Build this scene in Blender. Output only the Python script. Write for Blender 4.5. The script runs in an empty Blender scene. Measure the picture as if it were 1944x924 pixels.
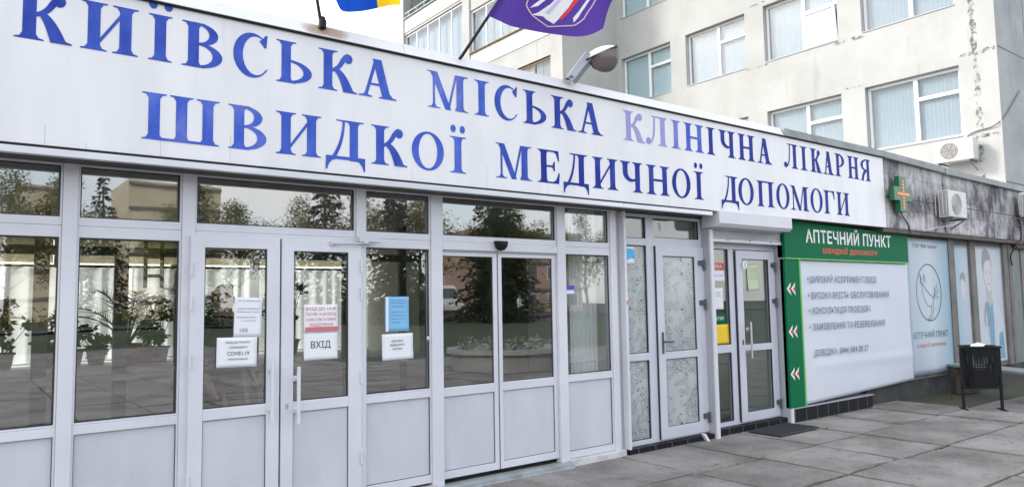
import bpy, bmesh, math, random
from mathutils import Vector, Matrix, noise as mnoise
random.seed(7)
R = math.radians
sc = bpy.context.scene
col = sc.collection

# ------------------------------------------------------------------ camera, world, sun, exposure
cam = bpy.data.cameras.new('camera'); co = bpy.data.objects.new('camera', cam); col.objects.link(co)
cam.sensor_width = 36.0; cam.lens = 36.0*1390.48/1944.0
cam.clip_start = 0.05; cam.clip_end = 2000
_yaw, _pit, _rol = 0.649780670, 0.0786126659, -0.0167187756
_f = Vector((math.sin(_yaw)*math.cos(_pit), math.cos(_yaw)*math.cos(_pit), math.sin(_pit)))
_r0 = Vector((math.cos(_yaw), -math.sin(_yaw), 0)); _u0 = _r0.cross(_f)
_r = _r0*math.cos(_rol) + _u0*math.sin(_rol); _u = -_r0*math.sin(_rol) + _u0*math.cos(_rol)
M = Matrix.Identity(4)
for i in range(3):
    M[i][0] = _r[i]; M[i][1] = _u[i]; M[i][2] = -_f[i]
M.translation = (0, 0, 1.6)
co.matrix_world = M
sc.camera = co

SUN = Vector((-0.66, 0.52, 0.54)).normalized()
world = bpy.data.worlds.new('World'); sc.world = world; world.use_nodes = True
wn = world.node_tree; wn.nodes.clear()
wo = wn.nodes.new('ShaderNodeOutputWorld'); bg = wn.nodes.new('ShaderNodeBackground')
sky = wn.nodes.new('ShaderNodeTexSky'); sky.sky_type = 'NISHITA'; sky.sun_disc = False
sky.sun_elevation = math.asin(SUN.z); sky.sun_rotation = math.atan2(SUN.x, SUN.y)
sky.dust_density = 1.5; sky.air_density = 1.0
# broken cloud cover mixed into the sky
tc = wn.nodes.new('ShaderNodeTexCoord'); mp = wn.nodes.new('ShaderNodeMapping'); mp.inputs['Scale'].default_value = (1.3, 1.3, 3.2)
nz = wn.nodes.new('ShaderNodeTexNoise'); nz.inputs['Scale'].default_value = 1.7; nz.inputs['Detail'].default_value = 7
cr = wn.nodes.new('ShaderNodeValToRGB'); cr.color_ramp.elements[0].position = .37; cr.color_ramp.elements[1].position = .60
mx = wn.nodes.new('ShaderNodeMix'); mx.data_type = 'RGBA'
mx.inputs[7].default_value = (6.75, 6.7, 6.75, 1)
wn.links.new(tc.outputs['Generated'], mp.inputs[0]); wn.links.new(mp.outputs[0], nz.inputs['Vector'])
wn.links.new(nz.outputs['Fac'], cr.inputs[0]); wn.links.new(cr.outputs[0], mx.inputs[0])
wn.links.new(sky.outputs[0], mx.inputs[6]); wn.links.new(mx.outputs[2], bg.inputs[0]); wn.links.new(bg.outputs[0], wo.inputs[0])
bg.inputs[1].default_value = 0.15

sl = bpy.data.lights.new('sun', 'SUN'); so = bpy.data.objects.new('sun', sl); col.objects.link(so)
sl.energy = 1.15; sl.angle = R(11); sl.color = (1.0, .975, .935)
so.rotation_euler = (-SUN).to_track_quat('-Z', 'Y').to_euler(); so.location = SUN*60

sc.view_settings.view_transform = 'Standard'; sc.view_settings.look = 'None'
sc.view_settings.exposure = 1.38; sc.view_settings.gamma = 1.0
try: sc.view_settings.use_curve_mapping = False
except Exception: pass
sc.render.engine = 'CYCLES'
sc.cycles.max_bounces = 8; sc.cycles.transparent_max_bounces = 16

# ------------------------------------------------------------------ materials
def new_mat(name):
    m = bpy.data.materials.new(name); m.use_nodes = True
    nt = m.node_tree; b = nt.nodes['Principled BSDF']
    return m, nt, b
def N(nt, t, **kw):
    n = nt.nodes.new(t)
    for k, v in kw.items(): setattr(n, k, v)
    return n
def pmat(name, c, rough=.5, metal=0, spec=.5, var=0, vscale=3.0, c2=None, bump=0, bscale=40, stretch=(1,1,1), lo=.35, hi=.65, detail=6):
    """principled paint with optional noise between c and c2 (wear, dirt) and bump"""
    m, nt, b = new_mat(name)
    b.inputs['Base Color'].default_value = (*c, 1); b.inputs['Roughness'].default_value = rough
    b.inputs['Metallic'].default_value = metal; b.inputs['Specular IOR Level'].default_value = spec
    if c2 is not None or bump:
        t = N(nt, 'ShaderNodeTexCoord'); mp = N(nt, 'ShaderNodeMapping'); mp.inputs['Scale'].default_value = stretch
        nt.links.new(t.outputs['Object'], mp.inputs[0])
    if c2 is not None:
        n = N(nt, 'ShaderNodeTexNoise'); n.inputs['Scale'].default_value = vscale; n.inputs['Detail'].default_value = detail
        n.inputs['Roughness'].default_value = .6
        r = N(nt, 'ShaderNodeValToRGB'); r.color_ramp.elements[0].position = lo; r.color_ramp.elements[1].position = hi
        r.color_ramp.elements[0].color = (*c, 1); r.color_ramp.elements[1].color = (*c2, 1)
        nt.links.new(mp.outputs[0], n.inputs['Vector']); nt.links.new(n.outputs['Fac'], r.inputs[0]); nt.links.new(r.outputs[0], b.inputs['Base Color'])
    if bump:
        n2 = N(nt, 'ShaderNodeTexNoise'); n2.inputs['Scale'].default_value = bscale; n2.inputs['Detail'].default_value = 5
        bp = N(nt, 'ShaderNodeBump'); bp.inputs['Strength'].default_value = bump; bp.inputs['Distance'].default_value = .01
        nt.links.new(mp.outputs[0], n2.inputs['Vector']); nt.links.new(n2.outputs['Fac'], bp.inputs['Height']); nt.links.new(bp.outputs[0], b.inputs['Normal'])
    return m

def glass_mat(name, tint=(.9,.93,.95), refl=1.0, base=.06, rough=0.0, wav=.0):
    """thin double glazing: mirror reflection by fresnel over a tinted see-through pane"""
    m = bpy.data.materials.new(name); m.use_nodes = True; nt = m.node_tree; nt.nodes.clear()
    o = N(nt, 'ShaderNodeOutputMaterial'); t = N(nt, 'ShaderNodeBsdfTransparent'); g = N(nt, 'ShaderNodeBsdfGlossy'); x = N(nt, 'ShaderNodeMixShader')
    t.inputs[0].default_value = (*tint, 1); g.inputs['Roughness'].default_value = rough; g.inputs[0].default_value = (1,1,1,1)
    # Schlick fresnel from |N.I| so that both faces of the pane behave alike
    ge = N(nt, 'ShaderNodeNewGeometry'); dt = N(nt, 'ShaderNodeVectorMath', operation='DOT_PRODUCT'); nt.links.new(ge.outputs['Normal'], dt.inputs[0]); nt.links.new(ge.outputs['Incoming'], dt.inputs[1])
    ab = N(nt, 'ShaderNodeMath', operation='ABSOLUTE'); nt.links.new(dt.outputs['Value'], ab.inputs[0])
    om = N(nt, 'ShaderNodeMath', operation='SUBTRACT'); om.inputs[0].default_value = 1; nt.links.new(ab.outputs[0], om.inputs[1])
    pw = N(nt, 'ShaderNodeMath', operation='POWER'); pw.inputs[1].default_value = 5; nt.links.new(om.outputs[0], pw.inputs[0])
    f = N(nt, 'ShaderNodeMath', operation='MULTIPLY_ADD'); f.inputs[1].default_value = .96; f.inputs[2].default_value = .04; nt.links.new(pw.outputs[0], f.inputs[0])
    a = N(nt, 'ShaderNodeMath', operation='MULTIPLY_ADD'); a.inputs[1].default_value = refl; a.inputs[2].default_value = base; a.use_clamp = True
    nt.links.new(f.outputs[0], a.inputs[0]); nt.links.new(a.outputs[0], x.inputs[0]); nt.links.new(t.outputs[0], x.inputs[1]); nt.links.new(g.outputs[0], x.inputs[2])
    nt.links.new(x.outputs[0], o.inputs[0])
    if wav:
        tcn = N(nt, 'ShaderNodeTexCoord'); n = N(nt, 'ShaderNodeTexNoise'); n.inputs['Scale'].default_value = 1.6; n.inputs['Detail'].default_value = 1
        bp = N(nt, 'ShaderNodeBump'); bp.inputs['Strength'].default_value = wav; bp.inputs['Distance'].default_value = .02
        nt.links.new(tcn.outputs['Object'], n.inputs['Vector']); nt.links.new(n.outputs['Fac'], bp.inputs['Height'])
        nt.links.new(bp.outputs[0], g.inputs['Normal'])
    return m

pvc = pmat('white_frame_paint', (.635,.64,.69), .42, c2=(.565,.57,.615), vscale=1.4, bump=.02, bscale=18)
pvc_panel = pmat('white_infill_panel', (.555,.56,.61), .5, c2=(.485,.49,.54), vscale=2.6, bump=.03, bscale=9, stretch=(1,1,.4))
def add_scuffs(m, stretch=(3,3,9), scale=2.2, lo=.63, hi=.72, dark=.80):
    # scattered rub marks and finger grime multiplied into the paint
    nt = m.node_tree; b = nt.nodes['Principled BSDF']; src = b.inputs['Base Color'].links[0].from_socket
    t = N(nt, 'ShaderNodeTexCoord'); mp = N(nt, 'ShaderNodeMapping'); mp.inputs['Scale'].default_value = stretch
    n = N(nt, 'ShaderNodeTexNoise'); n.inputs['Scale'].default_value = scale; n.inputs['Detail'].default_value = 9; n.inputs['Roughness'].default_value = .75
    q = N(nt, 'ShaderNodeValToRGB'); q.color_ramp.elements[0].position = lo; q.color_ramp.elements[0].color = (1,1,1,1); q.color_ramp.elements[1].position = hi; q.color_ramp.elements[1].color = (dark,dark*.985,dark*.96,1)
    x = N(nt, 'ShaderNodeMix', data_type='RGBA', blend_type='MULTIPLY'); x.inputs[0].default_value = 1
    nt.links.new(t.outputs['Object'], mp.inputs[0]); nt.links.new(mp.outputs[0], n.inputs['Vector']); nt.links.new(n.outputs['Fac'], q.inputs[0])
    nt.links.new(src, x.inputs[6]); nt.links.new(q.outputs[0], x.inputs[7]); nt.links.new(x.outputs[2], b.inputs['Base Color'])
add_scuffs(pvc_panel); add_scuffs(pvc, (4,4,2), 3.0, .62, .70, .84)
pvc_lilac = pmat('lilac_white_frame', (.55,.555,.62), .45, c2=(.50,.505,.57), vscale=2)
pvc_grey = pmat('grey_jamb', (.38,.39,.42), .5, c2=(.33,.34,.37), vscale=2.5)  # greyed frame white; on the jambs the side shading sits in this colour
alu = pmat('aluminium_trim', (.62,.63,.66), .35, metal=.35, c2=(.52,.53,.56), vscale=5, stretch=(.4,1,3))
steel = pmat('brushed_steel', (.6,.6,.62), .3, metal=.9)
dark_metal = pmat('dark_metal', (.014,.014,.016), .55, spec=.2)
hinge_mat = pmat('hinge_plastic', (.07,.07,.085), .45)
soffit_mat = pmat('dark_soffit', (.10,.095,.09), .8, c2=(.06,.057,.054), vscale=3)  # dark brown-grey with random darker blotches
dark_frame = pmat('dark_backlit_frame', (.10,.095,.095), .5)  # white frames seen backlit: their shade is painted in as dark brown
rubber = pmat('black_gasket', (.03,.03,.035), .6)
glass_lobby = glass_mat('lobby_glass', (.91,.93,.93), 1.9, .072, rough=.012, wav=.05)
glass_dark = glass_mat('door_glass', (.90,.93,.92), 1.4, .02)
glass_win = glass_mat('window_glass', (.92,.96,.98), .9, .0, wav=.05)

def sign_face():
    m, nt, b = new_mat('sign_face_white')
    t = N(nt, 'ShaderNodeTexCoord')
    mp = N(nt, 'ShaderNodeMapping'); mp.inputs['Scale'].default_value = (2.5, 1, .5)
    n = N(nt, 'ShaderNodeTexNoise'); n.inputs['Scale'].default_value = 1.5; n.inputs['Detail'].default_value = 6
    r = N(nt, 'ShaderNodeValToRGB'); r.color_ramp.elements[0].position = .3; r.color_ramp.elements[1].position = .62
    r.color_ramp.elements[0].color = (.655,.655,.67,1); r.color_ramp.elements[1].color = (.725,.725,.74,1)
    nt.links.new(t.outputs['Object'], mp.inputs[0]); nt.links.new(mp.outputs[0], n.inputs['Vector']); nt.links.new(n.outputs['Fac'], r.inputs[0])
    n2 = N(nt, 'ShaderNodeTexNoise'); n2.inputs['Scale'].default_value = 1.1; n2.inputs['Detail'].default_value = 2
    bp = N(nt, 'ShaderNodeBump'); bp.inputs['Strength'].default_value = .25; bp.inputs['Distance'].default_value = .04
    nt.links.new(t.outputs['Object'], n2.inputs['Vector']); nt.links.new(n2.outputs['Fac'], bp.inputs['Height']); nt.links.new(bp.outputs[0], b.inputs['Normal'])
    nt.links.new(r.outputs[0], b.inputs['Base Color']); b.inputs['Roughness'].default_value = .35
    return m
sign_white = sign_face()

def letter_mat():
    """blue vinyl, bleached by a per-letter fade value with streaks"""
    m, nt, b = new_mat('faded_blue_vinyl')
    at = N(nt, 'ShaderNodeAttribute'); at.attribute_type = 'OBJECT'; at.attribute_name = 'fade'
    t = N(nt, 'ShaderNodeTexCoord'); n = N(nt, 'ShaderNodeTexNoise'); n.inputs['Scale'].default_value = 9; n.inputs['Detail'].default_value = 4
    mp = N(nt, 'ShaderNodeMapping'); mp.inputs['Scale'].default_value = (1, 1, .5)
    nt.links.new(t.outputs['Object'], mp.inputs[0]); nt.links.new(mp.outputs[0], n.inputs['Vector'])
    a = N(nt, 'ShaderNodeMath', operation='MULTIPLY_ADD'); a.inputs[1].default_value = .55; a.inputs[2].default_value = -.27
    s = N(nt, 'ShaderNodeMath', operation='ADD'); s.use_clamp = True
    nt.links.new(n.outputs['Fac'], a.inputs[0]); nt.links.new(a.outputs[0], s.inputs[0]); nt.links.new(at.outputs['Fac'], s.inputs[1])
    r = N(nt, 'ShaderNodeValToRGB'); e = r.color_ramp.elements
    e[0].position = .16; e[0].color = (.011,.026,.255,1); e[1].position = 1; e[1].color = (.36,.34,.62,1)
    k = e.new(.52); k.color = (.055,.115,.52,1)
    nt.links.new(s.outputs[0], r.inputs[0]); nt.links.new(r.outputs[0], b.inputs['Base Color']); b.inputs['Roughness'].default_value = .6; b.inputs['Specular IOR Level'].default_value = .2
    return m
vinyl = letter_mat()

def plaster(name, c, c2, crack=.35, streak=True):
    """aged rendered concrete: blotches, streaks and dark patches at panel joints"""
    m, nt, b = new_mat(name)
    t = N(nt, 'ShaderNodeTexCoord')
    n = N(nt, 'ShaderNodeTexNoise'); n.inputs['Scale'].default_value = .8; n.inputs['Detail'].default_value = 9; n.inputs['Roughness'].default_value = .65
    r = N(nt, 'ShaderNodeValToRGB'); r.color_ramp.elements[0].position = .32; r.color_ramp.elements[1].position = .6
    r.color_ramp.elements[0].color = (*c2, 1); r.color_ramp.elements[1].color = (*c, 1)
    nt.links.new(t.outputs['Object'], n.inputs['Vector']); nt.links.new(n.outputs['Fac'], r.inputs[0])
    mp = N(nt, 'ShaderNodeMapping'); mp.inputs['Scale'].default_value = (2.2, 2.2, .22)
    n2 = N(nt, 'ShaderNodeTexNoise'); n2.inputs['Scale'].default_value = 1.6; n2.inputs['Detail'].default_value = 8; n2.inputs['Roughness'].default_value = .7
    r2 = N(nt, 'ShaderNodeValToRGB'); r2.color_ramp.elements[0].position = .60; r2.color_ramp.elements[1].position = .75
    r2.color_ramp.elements[0].color = (1,1,1,1); k = 1-crack; r2.color_ramp.elements[1].color = (k,k,k,1)
    nt.links.new(t.outputs['Object'], mp.inputs[0]); nt.links.new(mp.outputs[0], n2.inputs['Vector']); nt.links.new(n2.outputs['Fac'], r2.inputs[0])
    x = N(nt, 'ShaderNodeMix', data_type='RGBA', blend_type='MULTIPLY'); x.inputs[0].default_value = 1
    nt.links.new(r.outputs[0], x.inputs[6]); nt.links.new(r2.outputs[0], x.inputs[7]); nt.links.new(x.outputs[2], b.inputs['Base Color'])
    b.inputs['Roughness'].default_value = .9; b.inputs['Specular IOR Level'].default_value = .2
    n3 = N(nt, 'ShaderNodeTexNoise'); n3.inputs['Scale'].default_value = 25; n3.inputs['Detail'].default_value = 6
    bp = N(nt, 'ShaderNodeBump'); bp.inputs['Strength'].default_value = .25; bp.inputs['Distance'].default_value = .01
    nt.links.new(t.outputs['Object'], n3.inputs['Vector']); nt.links.new(n3.outputs['Fac'], bp.inputs['Height']); nt.links.new(bp.outputs[0], b.inputs['Normal'])
    return m
tower_plaster = plaster('aged_cream_render', (.44,.44,.425), (.375,.375,.36), .22)
tower_front = plaster('shaded_front_render', (.41,.425,.425), (.30,.315,.32), .4)  # cooler, darker render copy: the front face's shade in its colour, plus stains
spall_mat = plaster('exposed_dark_concrete', (.16,.155,.14), (.24,.23,.21), .6)
def ragged_alpha(name, c):
    m, nt, b = new_mat(name); b.inputs['Base Color'].default_value = (*c, 1); b.inputs['Roughness'].default_value = .95
    t = N(nt, 'ShaderNodeTexCoord'); n = N(nt, 'ShaderNodeTexNoise'); n.inputs['Scale'].default_value = 7; n.inputs['Detail'].default_value = 10; n.inputs['Roughness'].default_value = .75
    q = N(nt, 'ShaderNodeMapRange'); q.inputs[1].default_value = .48; q.inputs[2].default_value = .60; q.inputs[4].default_value = .85
    nt.links.new(t.outputs['Object'], n.inputs['Vector']); nt.links.new(n.outputs['Fac'], q.inputs[0]); nt.links.new(q.outputs[0], b.inputs['Alpha']); return m
flake_mat = ragged_alpha('flaking_render', (.13,.125,.115))

def stained_concrete():
    m, nt, b = new_mat('stained_fascia_concrete')
    t = N(nt, 'ShaderNodeTexCoord')
    mp = N(nt, 'ShaderNodeMapping'); mp.inputs['Scale'].default_value = (1.6, 1.6, 1.0)
    n = N(nt, 'ShaderNodeTexNoise'); n.inputs['Scale'].default_value = 1.7; n.inputs['Detail'].default_value = 10; n.inputs['Roughness'].default_value = .7; n.inputs['Distortion'].default_value = .2
    r = N(nt, 'ShaderNodeValToRGB'); e = r.color_ramp.elements
    e[0].position = .34; e[0].color = (.085,.078,.09,1); e[1].position = .58; e[1].color = (.58,.57,.565,1)
    k = e.new(.44); k.color = (.24,.225,.245,1); k2 = e.new(.50); k2.color = (.44,.43,.435,1)
    nt.links.new(t.outputs['Object'], mp.inputs[0]); nt.links.new(mp.outputs[0], n.inputs['Vector']); nt.links.new(n.outputs['Fac'], r.inputs[0])
    mp2 = N(nt, 'ShaderNodeMapping'); mp2.inputs['Scale'].default_value = (5, 1, .5)
    n2 = N(nt, 'ShaderNodeTexNoise'); n2.inputs['Scale'].default_value = 1.5; n2.inputs['Detail'].default_value = 6
    r2 = N(nt, 'ShaderNodeValToRGB'); r2.color_ramp.elements[0].position = .35; r2.color_ramp.elements[0].color = (.74,.74,.75,1); r2.color_ramp.elements[1].position = .55
    nt.links.new(t.outputs['Object'], mp2.inputs[0]); nt.links.new(mp2.outputs[0], n2.inputs['Vector']); nt.links.new(n2.outputs['Fac'], r2.inputs[0])
    x = N(nt, 'ShaderNodeMix', data_type='RGBA', blend_type='MULTIPLY'); x.inputs[0].default_value = 1
    mb_ = N(nt, 'ShaderNodeMapping'); mb_.inputs['Rotation'].default_value = (R(90),0,0); bk_ = N(nt, 'ShaderNodeTexBrick'); bk_.inputs['Scale'].default_value = 1; bk_.inputs['Brick Width'].default_value = 1.35; bk_.inputs['Row Height'].default_value = .262; bk_.inputs['Mortar Size'].default_value = .004
    bk_.inputs['Color1'].default_value = (.70,.70,.72,1); bk_.inputs['Color2'].default_value = (1.12,1.1,1.1,1); bk_.inputs['Mortar'].default_value = (.62,.62,.64,1)
    nt.links.new(t.outputs['Object'], mb_.inputs[0]); nt.links.new(mb_.outputs[0], bk_.inputs['Vector'])
    xb = N(nt, 'ShaderNodeMix', data_type='RGBA', blend_type='MULTIPLY'); xb.inputs[0].default_value = 1
    nt.links.new(r.outputs[0], x.inputs[6]); nt.links.new(r2.outputs[0], x.inputs[7]); nt.links.new(x.outputs[2], xb.inputs[6]); nt.links.new(bk_.outputs['Color'], xb.inputs[7]); nt.links.new(xb.outputs[2], b.inputs['Base Color'])
    b.inputs['Roughness'].default_value = .9; b.inputs['Specular IOR Level'].default_value = .2
    return m
fascia_concrete = stained_concrete()
cap_metal = pmat('galvanised_cap', (.66,.67,.68), .5, metal=.0, c2=(.76,.765,.77), vscale=1.1, bump=.05, bscale=6)
cap_grey = pmat('weathered_zinc_cap', (.20,.22,.225), .55, metal=.2, c2=(.30,.32,.325), vscale=2.5)
plinth_tile = None
def tile_mat():
    m, nt, b = new_mat('black_plinth_tile')
    t = N(nt, 'ShaderNodeTexCoord'); br = N(nt, 'ShaderNodeTexBrick'); br.offset = 0
    mp = N(nt, 'ShaderNodeMapping'); mp.inputs['Rotation'].default_value = (R(90), 0, 0)
    br.inputs['Scale'].default_value = 1; br.inputs['Brick Width'].default_value = .26; br.inputs['Row Height'].default_value = 2; br.inputs['Mortar Size'].default_value = .004
    br.inputs['Color1'].default_value = (.008,.008,.011,1); br.inputs['Color2'].default_value = (.013,.013,.017,1); br.inputs['Mortar'].default_value = (.16,.16,.17,1)
    nt.links.new(t.outputs['Object'], mp.inputs[0]); nt.links.new(mp.outputs[0], br.inputs['Vector']); nt.links.new(br.outputs['Color'], b.inputs['Base Color'])
    b.inputs['Roughness'].default_value = .45; b.inputs['Specular IOR Level'].default_value = .15
    return m
plinth_tile = tile_mat()

def slab_mat():
    m, nt, b = new_mat('grey_concrete_paving')
    t = N(nt, 'ShaderNodeTexCoord'); geo = N(nt, 'ShaderNodeNewGeometry')
    n = N(nt, 'ShaderNodeTexNoise'); n.inputs['Scale'].default_value = 1.3; n.inputs['Detail'].default_value = 9; n.inputs['Roughness'].default_value = .65
    r = N(nt, 'ShaderNodeValToRGB'); r.color_ramp.elements[0].position = .36; r.color_ramp.elements[1].position = .62
    r.color_ramp.elements[0].color = (.18,.166,.154,1); r.color_ramp.elements[1].color = (.33,.31,.292,1)
    n2 = N(nt, 'ShaderNodeTexNoise'); n2.inputs['Scale'].default_value = 70; n2.inputs['Detail'].default_value = 4
    r2 = N(nt, 'ShaderNodeValToRGB'); r2.color_ramp.elements[0].position = .32; r2.color_ramp.elements[0].color = (.62,.62,.62,1); r2.color_ramp.elements[1].position = .6
    x = N(nt, 'ShaderNodeMix', data_type='RGBA', blend_type='MULTIPLY'); x.inputs[0].default_value = .8
    rr = N(nt, 'ShaderNodeMapRange'); rr.inputs[3].default_value = .86; rr.inputs[4].default_value = 1.08
    x2 = N(nt, 'ShaderNodeMix', data_type='RGBA', blend_type='MULTIPLY'); x2.inputs[0].default_value = 1
    nt.links.new(t.outputs['Object'], n.inputs['Vector']); nt.links.new(t.outputs['Object'], n2.inputs['Vector'])
    nt.links.new(n.outputs['Fac'], r.inputs[0]); nt.links.new(n2.outputs['Fac'], r2.inputs[0])
    nt.links.new(r.outputs[0], x.inputs[6]); nt.links.new(r2.outputs[0], x.inputs[7])
    nt.links.new(geo.outputs['Random Per Island'], rr.inputs[0]); nt.links.new(x.outputs[2], x2.inputs[6]); nt.links.new(rr.outputs[0], x2.inputs[7])
    n4 = N(nt, 'ShaderNodeTexNoise'); n4.inputs['Scale'].default_value = 3.2; n4.inputs['Detail'].default_value = 8; n4.inputs['Roughness'].default_value = .7
    r4 = N(nt, 'ShaderNodeValToRGB'); r4.color_ramp.elements[0].position = .56; r4.color_ramp.elements[0].color = (1,1,1,1); r4.color_ramp.elements[1].position = .70; r4.color_ramp.elements[1].color = (.66,.64,.62,1)
    vg = N(nt, 'ShaderNodeTexVoronoi'); vg.inputs['Scale'].default_value = 2.3; rg = N(nt, 'ShaderNodeValToRGB'); rg.color_ramp.elements[0].position = .045; rg.color_ramp.elements[0].color = (.55,.54,.53,1); rg.color_ramp.elements[1].position = .065
    x3 = N(nt, 'ShaderNodeMix', data_type='RGBA', blend_type='MULTIPLY'); x3.inputs[0].default_value = 1; x4 = N(nt, 'ShaderNodeMix', data_type='RGBA', blend_type='MULTIPLY'); x4.inputs[0].default_value = 1
    nt.links.new(t.outputs['Object'], n4.inputs['Vector']); nt.links.new(n4.outputs['Fac'], r4.inputs[0]); nt.links.new(t.outputs['Object'], vg.inputs['Vector']); nt.links.new(vg.outputs['Distance'], rg.inputs[0])
    nt.links.new(x2.outputs[2], x3.inputs[6]); nt.links.new(r4.outputs[0], x3.inputs[7]); nt.links.new(x3.outputs[2], x4.inputs[6]); nt.links.new(rg.outputs[0], x4.inputs[7])
    nt.links.new(x4.outputs[2], b.inputs['Base Color']); b.inputs['Roughness'].default_value = .85; b.inputs['Specular IOR Level'].default_value = .25
    bp = N(nt, 'ShaderNodeBump'); bp.inputs['Strength'].default_value = .4; bp.inputs['Distance'].default_value = .004
    nt.links.new(n2.outputs['Fac'], bp.inputs['Height']); nt.links.new(bp.outputs[0], b.inputs['Normal'])
    return m
slab = slab_mat()
soil = pmat('mossy_soil', (.045,.042,.032), .95, c2=(.040,.048,.022), vscale=3)
grass_g = pmat('grass_blade', (.06,.10,.022), .7, c2=(.09,.12,.03), vscale=30)
lawn_mat = pmat('lawn_green', (.030,.043,.018), .9, c2=(.048,.062,.026), vscale=1.2)
asphalt = pmat('asphalt', (.05,.05,.052), .9, c2=(.065,.063,.062), vscale=2)

green_pl = pmat('pharmacy_green_board', (.001,.135,.055), .6, spec=.12)
green_lime = pmat('lime_stripe', (.10,.42,.06), .4)
poster_white = pmat('white_banner_vinyl', (.62,.64,.70), .5, c2=(.56,.60,.68), vscale=.7, bump=.06, bscale=1.3, stretch=(1,1,.5))
txt_white = pmat('white_lettering', (.80,.80,.80), .5)
txt_red = pmat('red_lettering', (.62,.045,.02), .5)
txt_grey = pmat('slate_blue_lettering', (.075,.165,.22), .5)
txt_teal = pmat('dark_teal_lettering', (.045,.15,.17), .5)
txt_dark = pmat('dark_print', (.05,.05,.06), .6)
txt_blue_p = pmat('blue_print', (.12,.18,.36), .6)
txt_pink = pmat('pink_red_print', (.55,.16,.17), .6)
paper = pmat('white_paper', (.74,.75,.78), .7, bump=.05, bscale=5)
paper_blue = pmat('light_blue_paper', (.20,.46,.72), .7)
paper_yellow = pmat('yellow_paper', (.80,.53,.015), .6)
paper_lime = pmat('pale_green_paper', (.52,.60,.40), .7)

def banner_grad(name, left, right, mid):
    m, nt, b = new_mat(name)
    t = N(nt, 'ShaderNodeTexCoord'); s = N(nt, 'ShaderNodeSeparateXYZ'); nt.links.new(t.outputs['Generated'], s.inputs[0])
    r = N(nt, 'ShaderNodeValToRGB'); e = r.color_ramp.elements
    e[0].position = 0; e[0].color = (*left, 1); e[1].position = 1; e[1].color = (*right, 1); k = e.new(.5); k.color = (*mid, 1)
    nt.links.new(s.outputs[0], r.inputs[0]); nt.links.new(r.outputs[0], b.inputs['Base Color']); b.inputs['Roughness'].default_value = .5
    return m
banner_blue = banner_grad('blue_edged_banner_print', (.36,.45,.53), (.20,.34,.43), (.50,.55,.60))
banner_blue2 = banner_grad('pale_blue_banner_print', (.27,.41,.50), (.45,.50,.56), (.38,.47,.55))
banner_blue3 = banner_grad('pale_portrait_banner_print', (.43,.48,.52), (.42,.46,.52), (.46,.51,.55))

def frosted():
    """frosted window film printed with thin curling dark strokes"""
    m, nt, b = new_mat('frosted_film_curls')
    t = N(nt, 'ShaderNodeTexCoord')
    mp = N(nt, 'ShaderNodeMapping'); mp.inputs['Scale'].default_value = (1, 1, .8)
    nt.links.new(t.outputs['Object'], mp.inputs[0])
    n = N(nt, 'ShaderNodeTexNoise'); n.inputs['Scale'].default_value = 9; n.inputs['Detail'].default_value = .2; n.inputs['Distortion'].default_value = 2.2
    nt.links.new(mp.outputs[0], n.inputs['Vector'])
    a = N(nt, 'ShaderNodeMath', operation='MULTIPLY'); a.inputs[1].default_value = 8
    fr = N(nt, 'ShaderNodeMath', operation='FRACT'); sb = N(nt, 'ShaderNodeMath', operation='SUBTRACT'); sb.inputs[1].default_value = .5
    ab = N(nt, 'ShaderNodeMath', operation='ABSOLUTE'); lt = N(nt, 'ShaderNodeMath', operation='LESS_THAN'); lt.inputs[1].default_value = .095
    nt.links.new(n.outputs['Fac'], a.inputs[0]); nt.links.new(a.outputs[0], fr.inputs[0]); nt.links.new(fr.outputs[0], sb.inputs[0]); nt.links.new(sb.outputs[0], ab.inputs[0]); nt.links.new(ab.outputs[0], lt.inputs[0])
    n2 = N(nt, 'ShaderNodeTexNoise'); n2.inputs['Scale'].default_value = 11; n2.inputs['Detail'].default_value = 0
    gt = N(nt, 'ShaderNodeMath', operation='GREATER_THAN'); gt.inputs[1].default_value = .45
    nt.links.new(t.outputs['Object'], n2.inputs['Vector']); nt.links.new(n2.outputs['Fac'], gt.inputs[0])
    mu = N(nt, 'ShaderNodeMath', operation='MULTIPLY'); nt.links.new(lt.outputs[0], mu.inputs[0]); nt.links.new(gt.outputs[0], mu.inputs[1])
    n3 = N(nt, 'ShaderNodeTexNoise'); n3.inputs['Scale'].default_value = 2.2
    r3 = N(nt, 'ShaderNodeValToRGB'); r3.color_ramp.elements[0].color = (.31,.345,.35,1); r3.color_ramp.elements[1].color = (.42,.45,.45,1); r3.color_ramp.elements[0].position = .35; r3.color_ramp.elements[1].position = .65
    nt.links.new(t.outputs['Object'], n3.inputs['Vector']); nt.links.new(n3.outputs['Fac'], r3.inputs[0])
    x = N(nt, 'ShaderNodeMix', data_type='RGBA'); nt.links.new(mu.outputs[0], x.inputs[0]); nt.links.new(r3.outputs[0], x.inputs[6]); x.inputs[7].default_value = (.045,.06,.075,1)
    nt.links.new(x.outputs[2], b.inputs['Base Color']); b.inputs['Roughness'].default_value = .18; b.inputs['Specular IOR Level'].default_value = .7
    return m
frost = frosted()

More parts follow.
